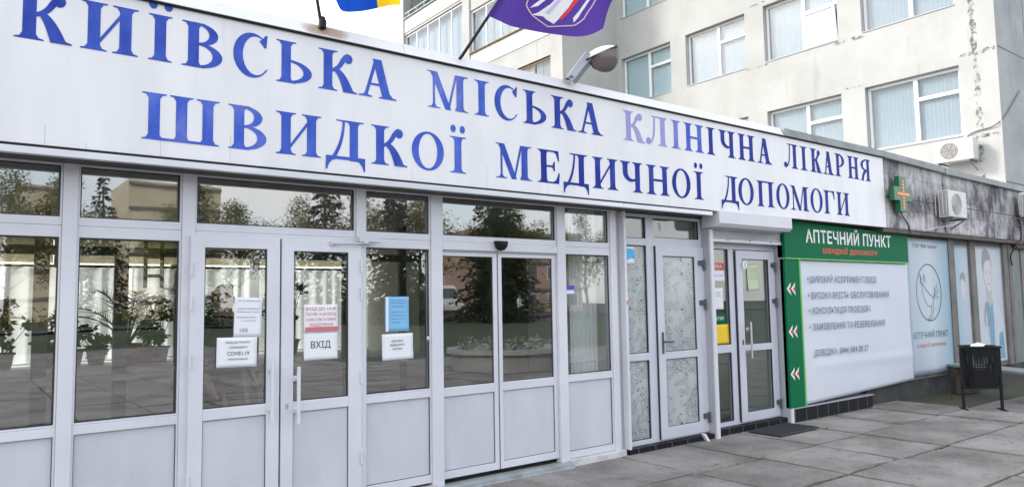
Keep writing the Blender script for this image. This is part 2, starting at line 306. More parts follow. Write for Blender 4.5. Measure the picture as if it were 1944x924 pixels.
def cloth_mat(name, c, trans=.5):
    m = bpy.data.materials.new(name); m.use_nodes = True; nt = m.node_tree; nt.nodes.clear()
    o = N(nt, 'ShaderNodeOutputMaterial'); d = N(nt, 'ShaderNodeBsdfDiffuse'); t = N(nt, 'ShaderNodeBsdfTranslucent'); x = N(nt, 'ShaderNodeMixShader')
    d.inputs[0].default_value = (*c, 1); t.inputs[0].default_value = (*c, 1); x.inputs[0].default_value = trans
    nt.links.new(d.outputs[0], x.inputs[1]); nt.links.new(t.outputs[0], x.inputs[2]); nt.links.new(x.outputs[0], o.inputs[0])
    return m
curtain_mat = cloth_mat('sheer_white_curtain', (.84,.85,.81), .62)
blind_mat = cloth_mat('white_vertical_blind', (.36,.39,.41), .15)
mint_mat = cloth_mat('pale_mint_blind', (.56,.63,.615), .15)
flag_purple = cloth_mat('purple_flag_cloth', (.082,.047,.265), .35)
flag_blue = cloth_mat('blue_flag_cloth', (.012,.07,.42), .35)
flag_yellow = cloth_mat('yellow_flag_cloth', (.80,.50,.02), .4)

def leaf_mat(name, c, c2):
    m = bpy.data.materials.new(name); m.use_nodes = True; nt = m.node_tree; nt.nodes.clear()
    o = N(nt, 'ShaderNodeOutputMaterial'); d = N(nt, 'ShaderNodeBsdfDiffuse'); t = N(nt, 'ShaderNodeBsdfTranslucent'); x = N(nt, 'ShaderNodeMixShader'); x.inputs[0].default_value = .3
    g = N(nt, 'ShaderNodeNewGeometry'); r = N(nt, 'ShaderNodeValToRGB'); r.color_ramp.elements[0].color = (*c, 1); r.color_ramp.elements[1].color = (*c2, 1)
    nt.links.new(g.outputs['Random Per Island'], r.inputs[0]); nt.links.new(r.outputs[0], d.inputs[0]); nt.links.new(r.outputs[0], t.inputs[0])
    nt.links.new(d.outputs[0], x.inputs[1]); nt.links.new(t.outputs[0], x.inputs[2]); nt.links.new(x.outputs[0], o.inputs[0])
    return m
leaf_green = leaf_mat('broad_leaf', (.085,.105,.025), (.24,.22,.06))
leaf_spruce = leaf_mat('spruce_needles', (.016,.03,.016), (.045,.06,.032))
leaf_house = leaf_mat('house_plant_leaf', (.02,.05,.015), (.06,.11,.03))
leaf_red = leaf_mat('red_bract', (.30,.02,.02), (.18,.01,.01))
bark = pmat('bark', (.07,.055,.04), .9, bump=.4, bscale=12)
terracotta = pmat('terracotta', (.16,.07,.045), .8)
inner_wall = pmat('lobby_wall_paint', (.42,.40,.36), .8)
ceil_mat = pmat('lobby_ceiling', (.48,.47,.45), .9)
floor_in = pmat('lobby_floor_tile', (.22,.21,.20), .3, c2=(.17,.16,.155), vscale=2)
white_wall = pmat('white_wall_paint', (.74,.74,.74), .8)
ac_white = pmat('aged_white_casing', (.66,.66,.65), .5, c2=(.56,.56,.54), vscale=4)
ac_dark = pmat('dark_grille', (.03,.032,.035), .6)
ac_fan = pmat('fan_guard_grey', (.36,.34,.33), .6)
lamp_white = pmat('white_lamp_hood', (.78,.78,.78), .4)
lamp_grey = pmat('grey_lamp_arm', (.28,.31,.36), .45, metal=.3)
skin_mat = pmat('skin', (.45,.27,.19), .6)
hair_mat = pmat('dark_hair', (.02,.014,.01), .6)
cloth_dark = pmat('dark_clothing', (.018,.019,.024), .9)
cloth_light = pmat('pale_blue_shirt', (.55,.60,.68), .9)
wood_w = pmat('brown_wood_frame', (.20,.13,.07), .7)
bench_top = pmat('grey_green_bench_planks', (.24,.27,.27), .7, c2=(.17,.19,.19), vscale=4, stretch=(1,6,1))

# ------------------------------------------------------------------ mesh helpers
class MB:
    def __init__(s): s.v = []; s.f = []
    def add(s, vs, fs):
        k = len(s.v); s.v += [tuple(v) for v in vs]; s.f += [tuple(i+k for i in f) for f in fs]; return s
    def box(s, x0, x1, y0, y1, z0, z1):
        return s.add([(x0,y0,z0),(x1,y0,z0),(x1,y1,z0),(x0,y1,z0),(x0,y0,z1),(x1,y0,z1),(x1,y1,z1),(x0,y1,z1)],
                     [(0,3,2,1),(4,5,6,7),(0,1,5,4),(1,2,6,5),(2,3,7,6),(3,0,4,7)])
    def obox(s, c, ax, ay, az):
        """box from a centre and three half-axis vectors"""
        c, ax, ay, az = map(Vector, (c, ax, ay, az)); vs = []
        for k in (-1, 1):
            for i, j in ((-1,-1),(1,-1),(1,1),(-1,1)): vs.append(c+ax*i+ay*j+az*k)
        return s.add(vs, [(0,3,2,1),(4,5,6,7),(0,1,5,4),(1,2,6,5),(2,3,7,6),(3,0,4,7)])
    def frame(s, x0, x1, z0, z1, w, y0, y1, wb=None, wt=None, wr=None):
        wb = w if wb is None else wb; wt = w if wt is None else wt; wr = w if wr is None else wr
        o = [(x0,z0),(x1,z0),(x1,z1),(x0,z1)]; i = [(x0+w,z0+wb),(x1-wr,z0+wb),(x1-wr,z1-wt),(x0+w,z1-wt)]
        vs = [(x,y0,z) for x,z in o]+[(x,y0,z) for x,z in i]+[(x,y1,z) for x,z in o]+[(x,y1,z) for x,z in i]
        fs = []
        for k in range(4):
            n = (k+1) % 4
            fs += [(k,n,4+n,4+k),(8+k,12+k,12+n,8+n),(k,8+k,8+n,n),(4+k,4+n,12+n,12+k)]
        return s.add(vs, fs)
    def poly(s, pts, y):                     # flat polygon in the facade plane (x, z), facing -y
        return s.add([(x,y,z) for x,z in pts], [tuple(range(len(pts)))])
    def prism(s, pts, y0, y1):               # polygon (x, z) extruded from y0 to y1
        n = len(pts); vs = [(x,y0,z) for x,z in pts]+[(x,y1,z) for x,z in pts]
        return s.add(vs, [tuple(range(n)), tuple(range(2*n-1,n-1,-1))]+[(i,n+i,n+(i+1)%n,(i+1)%n) for i in range(n)])
    def prism_x(s, pts, x0, x1):             # polygon (y, z) extruded along x
        n = len(pts); vs = [(x0,y,z) for y,z in pts]+[(x1,y,z) for y,z in pts]
        return s.add(vs, [tuple(range(n)), tuple(range(2*n-1,n-1,-1))]+[(i,n+i,n+(i+1)%n,(i+1)%n) for i in range(n)])
    def tube(s, pts, r, n=8, cap=True):
        pts = [Vector(p) for p in pts]; rs = r if isinstance(r, (list, tuple)) else [r]*len(pts)
        up = None; vs = []
        for i, p in enumerate(pts):
            t = (pts[min(i+1,len(pts)-1)]-pts[max(i-1,0)]).normalized()
            if up is None: up = Vector((0,0,1)) if abs(t.z) < .9 else Vector((1,0,0))
            a = t.cross(up).normalized(); b = a.cross(t).normalized(); up = b
            for k in range(n):
                q = 2*math.pi*k/n; vs.append(p+(a*math.cos(q)+b*math.sin(q))*rs[i])
        fs = []
        for i in range(len(pts)-1):
            for k in range(n): fs.append((i*n+k, i*n+(k+1)%n, (i+1)*n+(k+1)%n, (i+1)*n+k))
        if cap: fs += [tuple(range(n-1,-1,-1)), tuple((len(pts)-1)*n+k for k in range(n))]
        return s.add(vs, fs)
    def lathe(s, prof, c=(0,0,0), n=20):
        vs = []; fs = []
        for r, z in prof:
            for k in range(n):
                q = 2*math.pi*k/n; vs.append((c[0]+r*math.cos(q), c[1]+r*math.sin(q), c[2]+z))
        for i in range(len(prof)-1):
            for k in range(n): fs.append((i*n+k, i*n+(k+1)%n, (i+1)*n+(k+1)%n, (i+1)*n+k))
        fs += [tuple(range(n-1,-1,-1)), tuple((len(prof)-1)*n+k for k in range(n))]
        return s.add(vs, fs)
    def build(s, name, mat, parent=None, bevel=0, smooth=False, flip=True):
        me = bpy.data.meshes.new(name); me.from_pydata(s.v, [], s.f); me.update()
        if flip:
            bm = bmesh.new(); bm.from_mesh(me); bmesh.ops.recalc_face_normals(bm, faces=bm.faces); bm.to_mesh(me); bm.free()
        for m in (mat if isinstance(mat, (list, tuple)) else [mat]): me.materials.append(m)
        if smooth:
            for p in me.polygons: p.use_smooth = True
        o = bpy.data.objects.new(name, me); col.objects.link(o)
        if parent is not None: o.parent = parent
        if bevel:
            b = o.modifiers.new('edge', 'BEVEL'); b.width = bevel; b.segments = 2; b.limit_method = 'ANGLE'; b.angle_limit = R(50)
        return o
def tag(o, label=None, cat=None, group=None, kind=None):
    if label: o['label'] = label
    if cat: o['category'] = cat
    if group: o['group'] = group
    if kind: o['kind'] = kind
    return o
def empty(name, label, cat, loc=(0,0,0), group=None):
    o = bpy.data.objects.new(name, None); col.objects.link(o); o.location = loc; o.empty_display_size = .2
    return tag(o, label, cat, group)
def reparent_at(root, loc):
    """move an empty to the thing's base keeping its world-built children where they are"""
    root.location = loc
    for ch in root.children: ch.location = (ch.location[0]-loc[0], ch.location[1]-loc[1], ch.location[2]-loc[2])
def text(s, x0, x1, z, hgt, y, mat, name='lettering', parent=None, bold=.0, gap=1.0):
    """one line of lettering as a mesh on the plane y, stretched from x0 to x1, cap height hgt, baseline z"""
    c = bpy.data.curves.new('line', 'FONT'); c.body = s; c.space_character = gap; c.offset = bold; c.resolution_u = 3
    t = bpy.data.objects.new('line', c); col.objects.link(t)
    dg = bpy.context.evaluated_depsgraph_get(); dg.update()
    me = bpy.data.meshes.new_from_object(t.evaluated_get(dg)); bpy.data.objects.remove(t); bpy.data.curves.remove(c)
    xs = [v.co.x for v in me.vertices]; a, b = min(xs), max(xs)
    cap = .73
    for v in me.vertices:
        v.co = (x0+(v.co.x-a)/(b-a)*(x1-x0), y, z+v.co.y/cap*hgt)
    me.materials.clear(); me.materials.append(mat); me.name = name
    o = bpy.data.objects.new(name, me); col.objects.link(o)
    if parent is not None: o.parent = parent
    return o
def copy_tree(o, parent=None):
    c = o.copy(); col.objects.link(c); c.parent = parent
    for ch in o.children: copy_tree(ch, c)
    return c

# ------------------------------------------------------------------ ground
g = MB(); n = 24; S = 300
g.add([(-S,-S,-.03),(S,-S,-.03),(S,S,-.03),(-S,S,-.03)], [(0,1,2,3)])
tag(g.build('ground', soil), kind='structure')
pv = MB()
rnd = random.Random(3)
xs = [ -8.54+1.0*i for i in range(32)]
ys = [5.40, 4.46, 3.55] + [3.55-.95*i for i in range(1, 27)]
for i in range(len(xs)-1):
    for j in range(len(ys)-1):
        x0, x1 = xs[i]+.012+rnd.uniform(0,.008), xs[i+1]-.012; y1, y0 = ys[j]-.012, ys[j+1]+.012+rnd.uniform(0,.008)
        if j == 0: y1 = 5.52
        if (x0 > 11.3 and j == 0) or (x0 > 8 and y0 < -7.9): continue
        dz = [rnd.uniform(-.007,.007)+rnd.uniform(-.003,.003) for _ in range(1)][0]
        ta, tb = rnd.uniform(-.005,.005), rnd.uniform(-.005,.005)
        jx = lambda: rnd.uniform(-.006,.006)
        q = [(x0+jx(),y0+jx(),dz-ta-tb),(x1+jx(),y0+jx(),dz+ta-tb),(x1+jx(),y1+jx(),dz+ta+tb),(x0+jx(),y1+jx(),dz-ta+tb)]
        # broken corners give the joints an uneven line
        pts = []
        for a in range(4):
            p, nx = Vector(q[a]), Vector(q[(a+1)%4])
            for s_ in range(6):
                w = p.lerp(nx, s_/6); inn = (Vector(((x0+x1)/2,(y0+y1)/2,w.z))-w).normalized()
                k = abs(rnd.gauss(0,.005)) + (rnd.uniform(.015,.05) if rnd.random() < .05 else 0)
                pts.append(w+inn*k)
        m = len(pts); cz = [(p.x,p.y,p.z-.07) for p in pts]
        pv.add([tuple(p) for p in pts]+cz, [tuple(range(m))]+[(a, m+a, m+(a+1)%m, (a+1)%m) for a in range(m)])
tag(pv.build('plaza_paving', slab), kind='structure')
# lawn and road across the plaza (what the glass mirrors)
lw = MB()
gx = [-60+3*i for i in range(54)]; gy = [-8.2-2*i for i in range(40)]
vs = [(x, y, .02 + (-.6 if (-12 < x < 8.5 and y > -23) else 0) -.03 + min(.35, max(0,(-8.2-y)*.022)) + mnoise.noise(Vector((x*.1,y*.1,0)))*.06) for y in gy for x in gx]
nx_ = len(gx)
lw.add(vs, [(j*nx_+i, (j+1)*nx_+i, (j+1)*nx_+i+1, j*nx_+i+1) for j in range(len(gy)-1) for i in range(nx_-1)])
tag(lw.build('lawn', lawn_mat), kind='structure')
rd = MB(); rd.add([(-60,-38,.45),(110,-38,.45),(110,-33,.45),(-60,-33,.45)], [(0,1,2,3)]); tag(rd.build('road', asphalt), kind='structure')

# grass tufts and weeds in the joints
def tuft(mb, x, y, z, n, h, spread):
    for _ in range(n):
        a = random.uniform(0, 6.28); l = random.uniform(.5,1)*h; w = .0035
        bx, by = x+random.gauss(0,spread), y+random.gauss(0,spread); lean = random.uniform(.1,.7)*l
        d = Vector((math.cos(a), math.sin(a), 0)); p = Vector((-d.y, d.x, 0))*w
        b0 = Vector((bx,by,z)); t1 = b0+d*lean*.4+Vector((0,0,l*.6)); t2 = b0+d*lean+Vector((0,0,l*.9))
        mb.add([b0-p, b0+p, t1+p*.7, t1-p*.7, t2], [(0,1,2,3),(3,2,4)])
wd = MB()
for k in range(900):
    if random.random() < .5:
        x = random.choice(xs)+random.uniform(-.01,.01); y = random.uniform(1.5,5.3)
    else:
        x = random.uniform(4,15); y = random.choice([4.46,3.55,2.6])+random.uniform(-.01,.01)
    if x < 4: continue
    if mnoise.noise(Vector((x*.9,y*.9,3))) < .05: continue
    tuft(wd, x, y, -.03, random.randint(3,8), random.uniform(.03,.05) if random.random() < .9 else .075, .018)
for k in range(36):
    tuft(wd, 11.6+random.random()*3.4, 5.2+random.gauss(0,.12), -.04, 6, .08, .05)
for k in range(110):
    tuft(wd, 12.6+random.random()*3.0, 3.9+random.gauss(0,.16), -.01, 6, .10, .05)
for k in range(60):
    tuft(wd, 4.5+random.random()*1.1, 5.33+random.gauss(0,.02), -.03, 4, .04, .02)
for k in range(50):
    tuft(wd, 8.7+random.random()*2.6, 5.37+random.gauss(0,.015), -.01, 4, .045, .02)
tag(wd.build('joint_grass', grass_g, flip=False), kind='stuff')

# ------------------------------------------------------------------ entrance hall (single storey)
hall = empty('entrance_hall', 'low entrance hall with white framed glass front under a long blue lettered sign', 'building', (0,5.5,0))
HB = (0,5.5,0)
def hp(mb, name, mat, parent=None, bevel=0, **k):
    return mb.build(name, mat, parent if parent is not None else hall, bevel, **k)
FY0, FY1, GY = 5.47, 5.54, 5.512
# mullions and rails of the curtain wall
MUL = [(-3.07,-2.985),(-2.35,-2.265),(-1.63,-1.545),(-.91,-.825),(-.19,-.105),(.53,.616),(1.25,1.336),(2.57,2.65),(3.27,3.385),(4.71,4.815),(5.44,5.53)]
for a, b in MUL: hp(MB().box(a,b,FY0-.012,FY1,-.04,2.545), 'mullion', pvc, bevel=.004)
def pane(x0,x1,z0,z1,y,mat,parent,name='pane'):
    return MB().box(x0,x1,y-.004,y+.004,z0,z1).build(name, mat, parent)
def bead(x0,x1,z0,z1,parent,y0=FY0,w=.008):
    # dark rubber gasket round a pane
    return MB().frame(x0,x1,z0,z1,w,y0+.016,y0+.03).build('gasket', rubber, parent)
def window_bay(x0,x1,zb=.13,low=True):
    """one bay of the curtain wall: upper light, and below it a fixed pane over a solid panel"""
    t = hp(MB().frame(x0+.001,x1-.001,2.135,2.545,.012,FY0+.002,FY1-.005,wb=.055,wt=.02), 'transom_window', pvc, bevel=.003)
    bead(x0+.013,x1-.013,2.19,2.525,t); pane(x0+.014,x1-.014,2.191,2.524,GY,glass_lobby,t)
    if low:
        w = hp(MB().frame(x0+.001,x1-.001,.86,2.134,.012,FY0+.002,FY1-.005,wb=.012,wt=.075), 'window', pvc, bevel=.003)
        bead(x0+.013,x1-.013,.872,2.059,w); pane(x0+.014,x1-.014,.873,2.058,GY,glass_lobby,w)
        p = hp(MB().frame(x0+.001,x1-.001,zb-.065,.859,.012,FY0+.002,FY1-.005,wb=.065,wt=.06), 'panel_frame', pvc, bevel=.003)
        bead(x0+.013,x1-.013,zb,.80,p,w=.004)
        MB().box(x0+.016,x1-.016,FY0+.024,FY0+.05,zb+.003,.797).build('infill_panel', pvc_panel, p)
for i in range(len(MUL)-1):
    x0, x1 = MUL[i][1], MUL[i+1][0]
    window_bay(x0, x1, .13 if x0 > 4.8 else .15, low=(i not in (6, 8)))

def leaf(name, x0,x1,z0,z1,y0,y1,st,top,zmid,bot,gmat,panel=True,mat=pvc,stl=None):
    """door leaf: stile frame, mid rail, pane above, panel or pane below"""
    stl = st if stl is None else stl
    m = MB().frame(x0,x1,z0,z1,stl,y0,y1,wb=bot,wt=top,wr=st)
    m.box(x0+stl,x1-st,y0+.001,y1-.001,zmid-.08,zmid)
    d = hp(m, name, mat, bevel=.004); yy = (y0+y1)/2
    MB().frame(x0+stl,x1-st,zmid,z1-top,.007,y0+.012,y0+.03).build('gasket', rubber, d)
    pane(x0+stl+.004,x1-st-.004,zmid+.003,z1-top-.003,yy,gmat,d)
    MB().frame(x0+stl,x1-st,z0+bot,zmid-.08,.004,y0+.010,y0+.03).build('gasket', rubber, d)
    if panel: MB().box(x0+stl+.003,x1-st-.003,y0+.016,y1-.012,z0+bot+.003,zmid-.083).build('infill_panel', pvc_panel, d)
    else: pane(x0+stl+.004,x1-st-.004,z0+bot+.003,zmid-.083,yy,gmat,d)
    return d
def pull(d, x, z0, z1, y, mat=pvc, off=.06):
    m = MB().tube([(x,y-off,z0),(x,y-off,z1)], .014, 12)
    for z in (z0+.09, z1-.09): m.tube([(x-.03*0,y-off,z),(x,y+.005,z)], .011, 10)
    for z in (z0+.09, z1-.09): m.box(x-.022,x+.022,y-.006,y+.004,z-.02,z+.02)
    m.build('handle', mat, d, smooth=False)
def hinge(d, x, z, y, mat=pvc, h=.10):
    MB().tube([(x,y-.012,z-h/2),(x,y-.012,z+h/2)], .011, 10).build('hinge', mat, d)
dl = leaf('entrance_door', 1.302,1.936,.07,2.10,5.428,5.478,.096,.085,.885,.09,glass_lobby)
pull(dl, 1.865,.75,1.216,5.428)
for z in (1.86,1.62,1.22,.4): hinge(dl, 1.306, z, 5.432)
dr = leaf('entrance_door', 1.949,2.600,.07,2.10,5.428,5.478,.112,.092,.88,.09,glass_lobby, stl=.094)
pull(dr, 2.062,.725,1.141,5.428)
for z in (1.90,1.68,1.02,.4): hinge(dr, 2.597, z, 5.432)
MB().box(1.985,2.003,5.4255,5.429,.83,.87).build('keyhole', steel, dr)
cl = MB().box(2.56,2.745,5.385,5.43,2.095,2.135); cl.box(2.60,2.64,5.375,5.40,2.08,2.10)
cl.tube([(2.62,5.392,2.085),(2.35,5.40,2.075)], .007, 8); cl.box(2.325,2.375,5.41,5.43,2.06,2.09)
cl.build('door_closer', alu, dr, .003)
hp(MB().box(1.30,2.60,FY0,FY1-.01,2.10,2.134), 'door_head', pvc)
hp(MB().box(1.94,1.945,5.45,5.50,.07,2.10), 'door_rebate', rubber)
# sliding doors
sa = leaf('sliding_door', 3.388,3.998,.085,2.055,5.492,5.528,.05,.045,.862,.065,glass_lobby, stl=.012)
sb = leaf('sliding_door', 4.001,4.708,.085,2.055,5.492,5.528,.045,.045,.862,.065,glass_lobby)
MB().box(3.993,3.999,5.488,5.53,.09,2.05).build('edge_seal', rubber, sa)
hp(MB().box(3.386,4.709,FY0-.008,5.49,2.062,2.134), 'sliding_track', pvc, bevel=.003)
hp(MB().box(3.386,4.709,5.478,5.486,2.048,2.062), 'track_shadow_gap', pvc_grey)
sen = empty('motion_sensor', 'small black dome sensor above the sliding doors', 'sensor', (4.0,5.46,2.12))
MB().lathe([(.002,-.055),(.035,-.045),(.058,-.018),(.064,.012),(.064,.03)], (0,-.03,0), 20).build('dome', dark_metal, sen, smooth=True)
MB().box(-.06,.06,-.03,.0,.012,.036).build('mount', dark_metal, sen)
# thresholds
th = MB().box(3.30,4.80,5.38,5.52,-.03,.045); th.box(3.30,4.80,5.36,5.46,-.03,.012)
hp(th, 'sliding_threshold', pmat('worn_blue_grey_threshold', (.36,.42,.47), .5, c2=(.27,.27,.24), vscale=5, stretch=(1,1,2), metal=.2), bevel=.004)
sill_mat = pmat('grimy_white_sill', (.56,.56,.57), .6, c2=(.33,.31,.28), vscale=4, lo=.45, hi=.72, stretch=(1,1,2))
hp(MB().box(4.79,5.56,5.42,5.49,-.04,.062), 'bottom_sill', sill_mat, bevel=.006)
hp(MB().box(-3.1,3.30,5.43,5.50,-.04,.065), 'bottom_sill', sill_mat, bevel=.006)
tag(MB().box(3.216,3.24,5.447,5.4575,1.285,1.315).build('door_button', pmat('pale_pink_button', (.7,.5,.5), .5), None), 'tiny pale push button on the post left of the sliding doors', 'button')

# head trim, soffit, rail below the sign
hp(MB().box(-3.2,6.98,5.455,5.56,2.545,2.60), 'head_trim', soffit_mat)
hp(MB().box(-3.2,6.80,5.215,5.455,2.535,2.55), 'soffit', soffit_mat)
rl = MB().box(-3.2,5.372,5.185,5.235,2.528,2.572); rl.box(5.376,6.80,5.185,5.235,2.528,2.572)
hp(rl, 'rail_under_sign', alu, bevel=.003)
hp(MB().box(-3.2,10.9,5.232,5.46,2.59,3.64), 'fascia_core', soffit_mat)
# cap flashing, lightened and tilted to catch the sky on the left, weathered zinc to the right
cp = [(-3.2,2.872),(2.876,6.56),(6.564,8.3)]
for a, b in cp:
    m = MB().prism_x([(5.19,3.638),(5.232,3.734),(5.5,3.752),(5.5,3.64),(5.2,3.638)], a, b)
    hp(m, 'roof_cap', cap_metal)
m = MB().prism_x([(5.188,3.638),(5.184,3.728),(5.5,3.75),(5.5,3.64)], 8.303, 10.9); hp(m, 'roof_cap', cap_grey)
m = MB().add([(10.9,5.186,3.635),(13.0,5.205,3.59),(13.0,5.2,3.69),(10.9,5.182,3.724),(10.9,5.5,3.75),(13.0,5.5,3.71),(10.9,5.5,3.63),(13,5.5,3.59)],
             [(0,1,2,3),(3,2,5,4),(0,6,7,1),(1,7,5,2),(0,3,4,6)]); hp(m, 'roof_cap', cap_grey)
m = MB().add([(12.98,5.19,3.575),(16.45,5.19,3.54),(16.45,5.185,3.63),(12.98,5.185,3.672),(12.98,5.5,3.70),(16.45,5.5,3.66),(12.98,5.5,3.57),(16.45,5.5,3.54)],
             [(0,1,2,3),(3,2,5,4),(0,6,7,1),(1,7,5,2),(0,3,4,6)]); hp(m, 'roof_cap', cap_grey)
st = MB().prism([(1.86,3.66),(2.0,3.645),(2.42,3.645),(2.5,3.67),(2.42,3.728),(1.95,3.731)], 5.1865, 5.1880); [st.v.__setitem__(q,(v[0],v[1]+(v[2]-3.638)*.4375-.0,v[2])) for q,v in enumerate(list(st.v))]
def rust():
    m, nt, b = new_mat('rust_wash'); b.inputs['Base Color'].default_value = (.55,.40,.27,1); b.inputs['Roughness'].default_value = .6
    t = N(nt,'ShaderNodeTexCoord'); v = N(nt,'ShaderNodeVectorMath', operation='SUBTRACT'); v.inputs[1].default_value = (2.19,5.18,3.69)
    mp = N(nt,'ShaderNodeMapping'); mp.inputs['Scale'].default_value = (4.2,0,15); l = N(nt,'ShaderNodeVectorMath', operation='LENGTH')
    n = N(nt,'ShaderNodeTexNoise'); n.inputs['Scale'].default_value = 6
    ad = N(nt,'ShaderNodeMath', operation='MULTIPLY_ADD'); ad.inputs[1].default_value = .8; r = N(nt,'ShaderNodeMapRange'); r.inputs[1].default_value = .4; r.inputs[2].default_value = 1.3; r.inputs[3].default_value = .75; r.inputs[4].default_value = 0
    nt.links.new(t.outputs['Object'], v.inputs[0]); nt.links.new(v.outputs[0], mp.inputs[0]); nt.links.new(mp.outputs[0], l.inputs[0]); nt.links.new(t.outputs['Object'], n.inputs['Vector'])
    nt.links.new(n.outputs['Fac'], ad.inputs[0]); nt.links.new(l.outputs['Value'], ad.inputs[2]); nt.links.new(ad.outputs[0], r.inputs[0]); nt.links.new(r.outputs[0], b.inputs['Alpha'])
    return m
hp(st, 'rust_stain', rust())
# roof slab, walls and floor of the hall
hp(MB().box(-6,17.28,5.47,11.3,2.62,3.60), 'roof', cap_grey)
hp(MB().box(-6,-5.9,5.56,11.3,0,2.62), 'wall', inner_wall)
hp(MB().box(-6,-3.07,5.47,5.56,0,2.62), 'wall', inner_wall)
hp(MB().box(-5.9,17.2,5.56,11.2,-.04,.03), 'floor', floor_in)
hp(MB().box(-5.9,17.2,5.57,11.19,2.60,2.615), 'ceiling', ceil_mat)
# back wall: parapet with ledge, window posts
hp(MB().box(-5.9,5.3,11.05,11.2,.03,.9), 'wall', inner_wall)
hp(MB().box(-5.9,5.3,9.0,11.05,.84,.90), 'ledge', white_wall, bevel=.01)
hp(MB().box(-5.9,5.3,9.05,9.10,.03,.84), 'wall', inner_wall)
hp(MB().box(-5.9,5.3,11.05,11.2,2.5,2.6), 'wall', inner_wall)
hp(MB().box(5.3,17.2,11.05,11.2,.03,2.6), 'wall', inner_wall)
hp(MB().box(5.3,5.4,9.2,11.05,.03,2.6), 'wall', inner_wall)
for x in (-4.6,-3.2,-1.8,-.4,1.0,2.4,3.8,5.22):
    hp(MB().box(x,x+.08,11.06,11.14,.9,2.5), 'window_post', dark_frame)
# inner glazed partition across the hall
ip = hp(MB().box(-5.9,5.3,8.46,8.54,2.135,2.225), 'inner_partition', dark_frame)
pm = [-2.9,-1.5,-.1,.60,1.30,2.69,3.12,3.81,4.6,5.2]
for a in pm:
    w = .13 if a in (.60,1.30) else .09
    MB().box(a,a+w,8.47,8.53,.03,2.6).build('post', dark_frame, ip)
MB().box(1.88,1.96,8.47,8.53,.97,2.0).build('post', dark_frame, ip)
MB().box(-5.9,5.3,8.465,8.535,.86,.93).build('rail', pvc_grey, ip)
pp = MB()
for k in range(len(pm)-1): pp.box(pm[k]+.17,pm[k+1]-.01,8.49,8.51,.12,.88)
pp.build('solid_panels', pvc_grey, ip)
MB().box(-5.9,5.3,8.480,8.484,.05,.90).build('kick_board', inner_wall, ip)
rs = MB()
for x in (1.58, 1.74): rs.tube([(x,8.44,2.42),(x,8.44,1.80)], .02, 8)
for z in (2.4, 2.13, 1.93): rs.tube([(1.58,8.44,z),(1.74,8.44,z)], .018, 8)
rs.build('door_track_hanger', dark_metal, ip)
# side rooms behind the frosted door and the pharmacy door
hp(MB().box(5.64,5.70,5.60,6.25,.03,2.6), 'wall', white_wall)
hp(MB().box(5.70,7.2,6.19,6.25,.03,2.6), 'wall', white_wall)
hp(MB().box(7.13,7.2,5.66,9.0,.03,2.6), 'wall', white_wall)
hp(MB().box(8.72,8.8,5.56,9.0,.03,2.6), 'wall', white_wall)
hp(MB().box(7.2,8.8,9.0,9.08,.03,2.6), 'wall', white_wall)
hp(MB().box(8.8,17.2,5.56,5.62,.0,2.6), 'wall', tower_front)

dr_ = MB(); vs = []
for k in range(41):
    x = 5.05+.38*k/40; vs += [(x, 5.68+.012*math.sin(k*1.1), .60), (x, 5.68+.012*math.sin(k*1.1+.3), 2.56)]
dr_.add(vs, [(2*k,2*k+2,2*k+3,2*k+1) for k in range(40)])
tag(dr_.build('white_drape', cloth_mat('thick_white_drape', (.80,.80,.80), .1), smooth=True, flip=False), 'white drape hanging close behind the pane right of the sliding doors', 'drape')
scr = MB().box(7.30,8.60,6.28,6.32,.03,2.5); hp(scr, 'inner_screen', pmat('olive_screen', (.20,.23,.14), .6, c2=(.15,.19,.12), vscale=1.5))
hp(MB().box(7.75,8.58,6.24,6.279,1.22,1.62), 'inner_screen_band', green_pl)
# ---- frosted glass doorway
FX0, FX1, FFY = 5.60, 7.00, 5.50
def fbox(*a): return MB().box(*a)
fr = MB()
fr.frame(FX0+.02,FX1,.055,2.53,.06,FFY,FFY+.06,wb=.05,wt=.035)
fr.box(6.032,6.155,FFY+.001,FFY+.059,.10,2.495); fr.box(FX0+.08,6.033,FFY+.002,FFY+.058,2.185,2.262); fr.box(6.154,FX1-.06,FFY+.002,FFY+.058,2.185,2.28)
fr.box(FX0+.08,6.033,FFY+.002,FFY+.058,.94,1.02)
fd = hp(fr, 'frosted_door_frame', pvc_lilac, bevel=.004)
for a,b,c,d in ((5.68,6.032,2.262,2.495),(6.155,6.94,2.28,2.495)):
    pane(a,b,c,d,FFY+.035,glass_dark,fd); MB().frame(a,b,c,d,.007,FFY+.012,FFY+.03).build('gasket', rubber, fd)
for c,d in ((1.02,2.185),(.105,.94)):
    pane(5.68,6.032,c,d,FFY+.035,frost,fd,'frosted_pane'); MB().frame(5.68,6.032,c,d,.007,FFY+.012,FFY+.03).build('gasket', rubber, fd)
fl = leaf('frosted_door', 6.155,6.975,.075,2.19,FFY-.028,FFY+.03,.165,.115,1.015,.125,frost,panel=False,mat=pvc_lilac,stl=.108)
MB().box(6.148,6.1545,FFY-.02,FFY+.02,.08,2.18).build('door_gap', rubber, fl)
hd = MB().box(6.207,6.230,FFY-.042,FFY-.026,1.0,1.235); hd.tube([(6.218,FFY-.03,1.13),(6.218,FFY-.075,1.13),(6.35,FFY-.075,1.125)], .010, 8); hd.build('handle', hinge_mat, fl, .003)
for z in (2.0,1.54,.25):
    MB().tube([(6.955,FFY-.045,z-.075),(6.955,FFY-.045,z+.045)], .014, 10).box(6.87,6.955,FFY-.05,FFY-.026,z-.02,z+.035).build('hinge', hinge_mat, fl)
hp(MB().box(5.585,6.99,5.405,5.56,-.04,.055), 'plinth', plinth_tile)
sw = MB().prism([(6.72,.085),(6.76,.085),(6.83,-.005),(6.80,-.012)], 5.36, 5.40); sw.build('door_stop', white_wall, fl)
